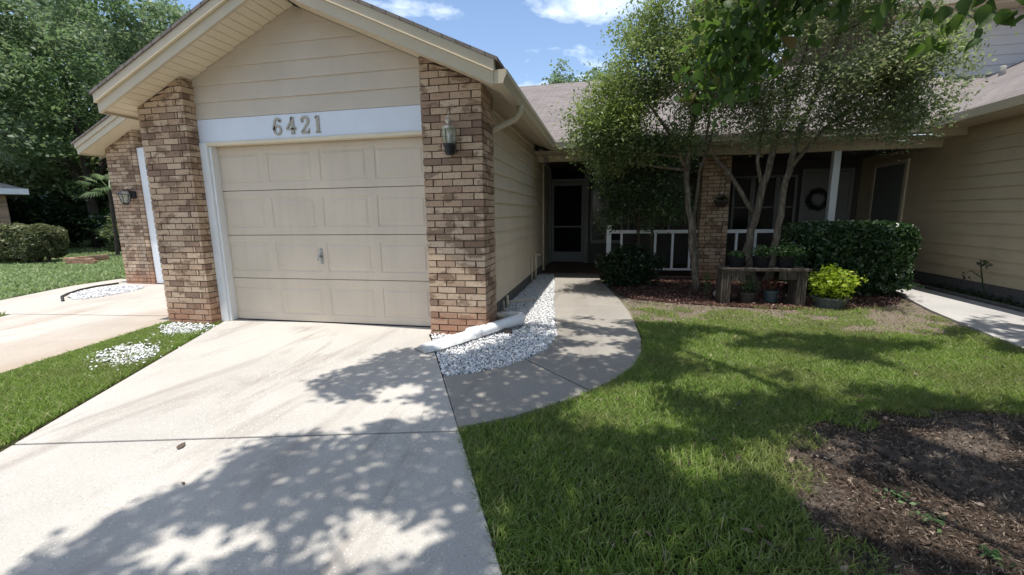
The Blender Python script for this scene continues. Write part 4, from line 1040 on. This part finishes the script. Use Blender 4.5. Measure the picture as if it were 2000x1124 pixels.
# hanging sprays of large leaves
SPR=[(.53,2.5,2.36),(.62,2.5,2.14),(.57,2.6,2.06),(.66,2.6,1.93),(.71,2.5,2.04),(.76,2.4,2.20),(.84,2.4,2.24),(.92,2.3,2.16),(.81,2.6,2.12),(.55,2.8,2.05),(1.17,2.2,2.11),(1.25,2.2,2.02),(1.30,2.1,2.04),(1.38,2.1,2.09),(1.37,2.1,2.02),(1.10,2.3,2.2),(.60,2.55,1.98),(.68,2.65,2.15),(.74,2.5,2.30),(.66,2.4,2.34),(1.0,2.35,2.28),(.60,2.5,2.25),(.72,2.5,2.22),(.80,2.45,2.32),(.90,2.4,2.34),(.62,2.7,1.94),(.58,2.62,2.2)]
LP=[]
for c in SPR:
    c=Vector(c)
    k=34 if c.x<1.05 else 13
    for i in range(k): LP.append((c.x+random.gauss(0,.075),c.y+random.gauss(0,.10),c.z+random.gauss(0,.06)-.0))
    a=Vector((1.0,2.3,2.5)) ; mb.tube([a,a.lerp(c,.5)+Vector((0,0,.07)),c+Vector((0,0,.03))],[.006,.004,.002],5,cap=False)
mb.build('trunk','bark',t4,smooth=True)
npmesh('crown',V,F,'leaf_big',t4)
V2,F2=leaves(np.array(LP),.062,.70,.3,'oval',.35,droop=.7); npmesh('hanging_leaves',V2,F2,'leaf_big',t4,True)
# exposed root
mb=MB(); mb.tube([(1.30,2.66,.0),(1.40,2.53,.024),(1.44,2.46,.036),(1.47,2.38,.042),(1.50,2.28,.044),(1.53,2.18,.040),(1.56,2.08,.022),(1.62,1.96,-.01)],[.008,.018,.022,.024,.027,.022,.015,.006],10,wob=.16)
mb.build('exposed_root','bark_dark',t4,smooth=True)
mb=MB(); mb.tube([(2.02,3.0,.04),(2.0,2.93,.05),(1.96,2.86,.05),(1.9,2.8,.045)],.004,5); tag(mb.build('twig','bark'),'thin pale curved twig lying on the mulch','twig','twigs on the mulch')
mb=MB(); mb.tube([(1.75,2.45,.05),(1.66,2.36,.055),(1.62,2.3,.05)],.004,5); tag(mb.build('twig','bark'),'short straight twig on the mulch beside the exposed root','twig','twigs on the mulch')
for (x,y,s,lab) in ((1.27,2.02,.11,'small bright green weed below the exposed root on the mulch'),(1.32,1.86,.10,'second green weed a little nearer the camera on the mulch'),(1.40,1.70,.08,'tiny weed at the bottom of the mulch patch')):
    tw=thing('weed_seedling',(x,y,.03),lab,'weed','weeds on the mulch')
    foliage(tw,'foliage','leaf_mid',np.array([x,y,.06])+RNG.normal(0,1,(34,3))*np.array([s*.24,s*.24,.010]),.022,.5,1.5)

# ------------------------------------------------------------------ plant bench and pots
bt=thing('plant_bench',(2.15,6.55,0),'weathered wooden bench holding potted plants','bench')
MB().box(1.60,2.72,6.36,6.52,.475,.51,.002).box(1.60,2.72,6.53,6.70,.475,.512,.002).build('plank_top','weathered_wood',bt,bevel=.004)
for xa,xb,w in ((1.62,1.74,.1),(2.56,2.68,.1)):
    mb=MB()
    for k in range(4): mb.box(xa+k*.031,xa+k*.031+.027,6.38,6.66,0,.474,.002)
    mb.build('leg','weathered_wood',bt,bevel=.003)
mb=MB()
for k in range(7): mb.box(1.745+k*.026,1.745+k*.026+.021,6.38,6.41,.33,.474,.001)
mb.build('apron','weathered_wood',bt)
MB().box(2.34,2.555,6.39,6.41,.36,.474).build('apron','weathered_wood',bt)
def pot(name,x,y,z,r,h,mn,label,cat='plant pot',group=None,leafm='leaf_mid',leafn=160,fr=(.12,.12,.09),lz=.06,ls=.045,up=.6):
    t=thing(name,(x,y,z),label,cat,group)
    MB().lathe((x,y,z),[(r*.78,0),(r*.80,.01),(r*.97,h*.86),(r*1.04,h*.87),(r*1.04,h),(r*.92,h),(r*.90,h-.02)],20).build('pot',mn,t,smooth=False)
    MB().lathe((x,y,z+h-.022),[(r*.9,0),(r*.5,.006)],16).build('soil','dark_earth',t)
    P=in_ellipsoids(leafn,[((x,y,z+h+lz),fr,1)],.5,z)
    foliage(t,'foliage',leafm,P,ls,.5,up)
    mb=MB(); sprig(mb,(x,y,z+h-.02),[tuple(P[i]) for i in range(0,min(len(P),60),6)],.003); mb.build('stem','bark_dark',t)
    return t
pot('potted_plant',1.84,6.55,.512,.115,.145,'black_plastic','leftmost black pot on the bench, low pale green plant',leafn=190,fr=(.12,.1,.055),lz=.03,group='black pots on the bench')
pot('potted_plant',2.15,6.55,.512,.115,.145,'black_plastic','middle black pot on the bench with bushy leaves',leafn=260,fr=(.12,.11,.10),lz=.06,group='black pots on the bench')
pot('potted_plant',2.46,6.55,.512,.115,.15,'black_plastic','rightmost black pot on the bench with sprawling foliage',leafn=520,fr=(.24,.16,.13),lz=.07,group='black pots on the bench')
pot('potted_plant',2.03,6.62,.0,.13,.15,'brown_pot','brown pot with green plant under the bench',leafn=170,fr=(.13,.11,.13),lz=.10)
pot('potted_plant',2.33,6.60,.02,.095,.16,'blue_pot','blue-grey pot of reddish foliage under the bench',leafm='leaf_red',leafn=190,fr=(.14,.1,.10),lz=.08)
pot('yellow_shrub_pot',2.96,6.36,0,.20,.15,'grey_pot','large low pot with bright yellow-green shrub right of the bench',leafm='leaf_lime',leafn=1500,fr=(.29,.25,.25),lz=.19,ls=.055)
ds=thing('small_shrub',(1.56,6.95,0),'wispy small plant at the foot of the brick column','plant')
foliage(ds,'foliage','leaf_mid',in_ellipsoids(150,[((1.56,6.95,.22),(.08,.08,.2),1)],.6,.0),.04,.4)
mb=MB(); sprig(mb,(1.56,6.95,0),[(1.52,6.95,.38),(1.6,6.97,.3),(1.56,6.9,.25)],.004); mb.build('stem','bark_dark',ds)
fp=thing('garden_ornament',(1.72,6.9,0),'small pale round ornament on the mulch near the bench','ornament')
MB().lathe((1.72,6.9,.0),[(.05,0),(.075,.03),(.078,.07),(.05,.11),(.02,.125)],14).build('body','vent_grey',fp,smooth=True)
hb=thing('hanging_basket',(2.06,8.5,1.30),'dark hanging basket with a white flower beside the brick column','planter')
MB().lathe((2.06,8.5,1.35),[(.05,0),(.10,.05),(.13,.11),(.13,.12)],14).build('basket','brown_pot',hb,smooth=True)
foliage(hb,'foliage','leaf_dark',in_ellipsoids(140,[((2.06,8.5,1.50),(.13,.12,.06),1)]),.045,.5)
foliage(hb,'flower','petal',in_ellipsoids(16,[((2.05,8.42,1.60),(.04,.03,.03),1)]),.05,.8)
mb=MB()
for a in range(3): mb.tube([(2.06+.12*math.cos(a*2.1),8.5+.12*math.sin(a*2.1),1.47),(2.06,8.5,1.95)],.003,4)
mb.tube([(2.06,8.5,1.95),(2.06,8.6,2.39)],.003,4); mb.build('hanger','black_metal',hb)

# weed and ground cover along the right wall
wv=thing('wall_weed',(5.28,7.35,0),'tall drooping weed growing against the right house wall','weed')
mb=MB(); mb.tube([(5.28,7.2,0),(5.27,7.28,.25),(5.28,7.36,.45),(5.30,7.30,.52),(5.3,7.2,.50)],[.012,.01,.008,.006,.003],6); mb.tube([(5.27,7.3,.3),(5.26,7.5,.38),(5.27,7.62,.3)],[.007,.005,.003],5); mb.build('stem','leaf_dark',wv)
foliage(wv,'foliage','leaf_dark',np.vstack([np.array([5.28,7.33,.50])+RNG.normal(0,1,(22,3))*[.03,.07,.025],np.array([5.27,7.6,.27])+RNG.normal(0,1,(8,3))*[.02,.02,.05]]),.06,.45)
P=rand_in([(5.14,4.4),(5.14,7.9),(5.42,8.4),(5.42,4.4)],1500); zz=np.abs(RNG.normal(.03,.03,len(P)))
V,F=leaves(np.column_stack([P,zz]),.04,.5,.8); npmesh('ground_cover',V,F,'leaf_dark',None,False,'stuff')
sheet('wall_strip',[(5.10,2),(5.44,2),(5.44,8.8),(5.14,8.8)],.003,'bed_soil')
litter([(5.14,5),(5.42,5),(5.42,8.7),(5.16,8.7)],700,.03,'litter','wall_litter',z=.008)

# left hedge, shrubs, palm
h2=thing('clipped_hedge',(-18,10.2,0),'long clipped hedge with pale sunlit top at the far left','hedge')
foliage(h2,'foliage','leaf_palehedge',boxhedge((-22,9.3,.16),(-16.0,10.4,1.16),24000),.10,.6,.5)
mb=MB()
for i in range(14): x=-21.6+i*.41; sprig(mb,(x,9.85,0),[(x+random.uniform(-.4,.4),9.85+random.uniform(-.4,.4),.8) for _ in range(4)],.03)
mb.build('stem','bark_dark',h2)
s1=thing('yellow_bush',(-18.6,14.0,0),'light green bush at the far end of the left lawn','bush')
foliage(s1,'foliage','leaf_oak_warm',in_ellipsoids(5000,[((-18.8,14,.7),(.9,.8,.75),1),((-17.6,14.0,.45),(.6,.5,.5),.5)],.4,.02),.13,.5)
mb=MB(); sprig(mb,(-18.6,14,0),[(-18.9,14,1),(-18.3,14.1,.9),(-17.8,14,.6)],.03); mb.build('stem','bark_dark',s1)
pm=thing('small_palm',(-16.6,12.0,0),'small fan-leaved palm in front of the left woods','palm')
mb=MB(); mb.tube([(-16.6,12.0,0),(-16.55,12,1.0),(-16.5,12.0,2.3)],[.06,.05,.05],10,wob=.1); mb.build('trunk','bark_dark',pm)
VV=[];FF=[]
for k in range(15):
    a=k*2.4; el=random.uniform(-.3,1.1); base=Vector((-16.5,12.0,2.3)); d=Vector((math.cos(a)*math.cos(el),math.sin(a)*math.cos(el),math.sin(el)))
    hub=base+d*.45; side=d.cross(Vector((0,0,1))).normalized()
    for j in range(-7,8):
        b=j/7*1.25; dd_=(d*math.cos(b)+side*math.sin(b)).normalized(); L=.55*(1-.25*abs(j)/7); tip=hub+dd_*L+Vector((0,0,-.28*L)); mid=hub+dd_*L*.55+Vector((0,0,.0)); w=dd_.cross(Vector((0,0,1))).normalized()*.018
        o=len(VV); VV += [hub,mid+w,tip,mid-w]; FF.append((o,o+1,o+2,o+3))
    w=side*.012; o=len(VV); VV += [base+w,hub+w,hub-w,base-w]; FF.append((o,o+1,o+2,o+3))
npmesh('crown',np.array([tuple(v) for v in VV]),np.array(FF),'leaf_oak',pm)

def oak(x,y,h,rad,label,n=230,per=95,mname='leaf_oak',zb=1.6,ls=.18,seed=0):
    t=thing('oak_tree',(x,y,0),label,'tree','trees beyond the left lawn')
    ells=[((x,y,h*.62),(rad,rad,h*.36),2)]
    for k in range(9):
        a=k/9*6.283+seed; rr=rad*random.uniform(.5,.85); ells.append(((x+rr*math.cos(a),y+rr*math.sin(a),h*random.uniform(.3,.85)),(rad*.45,rad*.45,h*.16),.7))
    C=in_ellipsoids(n,ells,.38,zb)
    stems=[([(x,y,0),(x+.1,y,h*.2),(x+random.uniform(-.5,.5),y,h*.45),(x+random.uniform(-1,1),y,h*.8)],[.22,.17,.12,.05])]
    for k in range(4):
        a=k*1.6+seed; stems.append(([(x+.1,y,h*.22),(x+rad*.4*math.cos(a),y+rad*.4*math.sin(a),h*.42),(x+rad*.75*math.cos(a),y+rad*.75*math.sin(a),h*.6)],[.10,.07,.03]))
    tree(t,stems,C,.80,int(per*1.5),ls,mname,'bark_dark',.6,.05,nlimbs=120,flat=.6,up=.6)
oak(-22.5,15.5,11.5,4.2,'broad dark oak behind the clipped hedge, trunk in deep shade',260,110,seed=.3)
oak(-28.5,16.5,12.5,4.5,'tall oak at the far left edge of the picture',260,100,'leaf_oak_warm',seed=1.1)
oak(-20.8,20,11.0,3.3,'oak rising just left of the garage gable',260,100,seed=2.0)
oak(-27,22,15,5,'tallest oak, deepest in the woods at left',260,100,seed=.8)
oak(-17.2,17.4,9.0,3.2,'smaller oak nearest the neighbour garage roof',200,110,seed=2.6)
oak(-34,24,14,5,'oak deep in the woods beyond the far brick house',200,90,seed=1.7)
for i,(x,y,rx,h,lab) in enumerate([(-20.2,15.6,1.9,1.9,'dark understory bush left of the light green bush'),(-24.5,14.8,2.0,2.2,'dark understory bush behind the middle of the clipped hedge'),(-16.2,15.6,1.5,1.9,'dark understory bush close to the neighbour garage'),(-28.5,14.5,2.2,2.2,'dark understory bush beside the far brick house'),(-22.5,18.5,2.5,2.8,'tall understory thicket deep under the oaks')]):
    t=thing('understory_bush',(x,y,0),lab,'bush','bushes under the oaks')
    foliage(t,'foliage','leaf_dark' if i!=2 else 'leaf_oak',in_ellipsoids(5500,[((x,y,h*.5),(rx,rx*.7,h*.55),1)],.4,.02),.2,.5)
    mb=MB(); sprig(mb,(x,y,0),[(x+random.uniform(-1,1)*rx*.5,y+random.uniform(-.5,.5),h*.8) for _ in range(6)],.04); mb.build('stem','bark_dark',t)
k_=14000; a_=RNG.uniform(R(36),R(74),k_); r_=RNG.uniform(36,46,k_); hh=np.where(a_<R(53),7,8.5)+2.5*np.sin(a_*23)+1.5*np.sin(a_*51+1)
P=np.column_stack([-np.sin(a_)*r_,np.cos(a_)*r_,hh*RNG.uniform(0,1,k_)**.8])
V,F=leaves(P,.9,.6,.4); npmesh('far_woods',V,F,'leaf_oak',None,False,'stuff')
# tree tops beyond the main roof
for x,y,h,lab in ((-2.2,26,9.3,'small tree top showing left of centre above the main roof ridge'),(.2,27,9.6,'tree top above the roof ridge next to the porch tree crown')):
    t=thing('distant_tree',(x,y,0),lab,'tree','trees behind the main roof')
    C=in_ellipsoids(120,[((x,y,h*.8),(1.3,1.3,h*.19),1),((x+1.2,y,h*.76),(.9,.9,h*.15),.6)],.45,4)
    tree(t,[([(x,y,0),(x,y,h*.5),(x+.1,y,h*.9)],[.2,.14,.05])],C,.5,70,.2,'leaf_oak','bark_dark',.6,.03,60,up=.6)

# ------------------------------------------------------------------ light, sky, camera
W=bpy.data.worlds.new('World'); SC.world=W; W.use_nodes=True; nt=W.node_tree; nt.nodes.clear()
out=nt.nodes.new('ShaderNodeOutputWorld'); bg=nt.nodes.new('ShaderNodeBackground'); sky=nt.nodes.new('ShaderNodeTexSky')
sky.sky_type='NISHITA'; sky.sun_disc=False; EL=math.atan2(1,math.hypot(.024,.158)); sky.sun_elevation=EL; sky.sun_rotation=R(171)
sky.air_density=1.0; sky.dust_density=.6; sky.ozone_density=1.4
tc=nt.nodes.new('ShaderNodeTexCoord'); mp=nt.nodes.new('ShaderNodeMapping'); mp.inputs['Scale'].default_value=(1,1,2.6); mp.inputs['Location'].default_value=(.35,.2,.1)
ns=nt.nodes.new('ShaderNodeTexNoise'); ns.inputs['Scale'].default_value=3.4; ns.inputs['Detail'].default_value=9; ns.inputs['Roughness'].default_value=.58; ns.inputs['Distortion'].default_value=.3
rp=nt.nodes.new('ShaderNodeValToRGB'); rp.color_ramp.elements[0].position=.49; rp.color_ramp.elements[1].position=.70; rp.color_ramp.elements[1].color=(.9,.9,.9,1); rp.color_ramp.elements[0].color=(.0,.0,.0,1)
mx=nt.nodes.new('ShaderNodeMix'); mx.data_type='RGBA'; mx.inputs[7].default_value=(9.5,10,10.6,1)
nt.links.new(tc.outputs['Generated'],mp.inputs[0]); nt.links.new(mp.outputs[0],ns.inputs['Vector']); nt.links.new(ns.outputs['Fac'],rp.inputs[0]); nt.links.new(rp.outputs[0],mx.inputs[0])
hs=nt.nodes.new('ShaderNodeHueSaturation'); hs.inputs['Saturation'].default_value=1.0; nt.links.new(sky.outputs[0],hs.inputs['Color']); nt.links.new(hs.outputs[0],mx.inputs[6]); nt.links.new(mx.outputs[2],bg.inputs[0]); nt.links.new(bg.outputs[0],out.inputs[0]); bg.inputs[1].default_value=.155
sl=bpy.data.lights.new('sun','SUN'); sl.energy=4.1; sl.angle=R(.55); sl.color=(1,.965,.90)
so=bpy.data.objects.new('sun',sl); COL.objects.link(so); so.location=(0,0,20)
so.rotation_euler=Vector((.024,-.158,1)).to_track_quat('Z','Y').to_euler()
cam=bpy.data.cameras.new('camera'); co=bpy.data.objects.new('camera',cam); COL.objects.link(co); SC.camera=co
yaw,pitch,roll=R(11.89),R(9.69),R(-.80)
f=Vector((-math.sin(yaw)*math.cos(pitch),math.cos(yaw)*math.cos(pitch),-math.sin(pitch))); r=Vector((math.cos(yaw),math.sin(yaw),0)); u=r.cross(f)
r2=r*math.cos(roll)+u*math.sin(roll); u2=u*math.cos(roll)-r*math.sin(roll)
co.matrix_world=Matrix(((r2.x,u2.x,-f.x,0),(r2.y,u2.y,-f.y,0),(r2.z,u2.z,-f.z,1.29),(0,0,0,1)))
cam.sensor_width=36; cam.lens=36*845.83/2000; cam.clip_start=.05; cam.clip_end=2000
SC.view_settings.view_transform='Standard'; SC.view_settings.look='None'; SC.view_settings.exposure=.45; SC.view_settings.gamma=1
SC.cycles.max_bounces=6; SC.cycles.diffuse_bounces=3; SC.cycles.transparent_max_bounces=6
SC.cycles.use_denoising=True
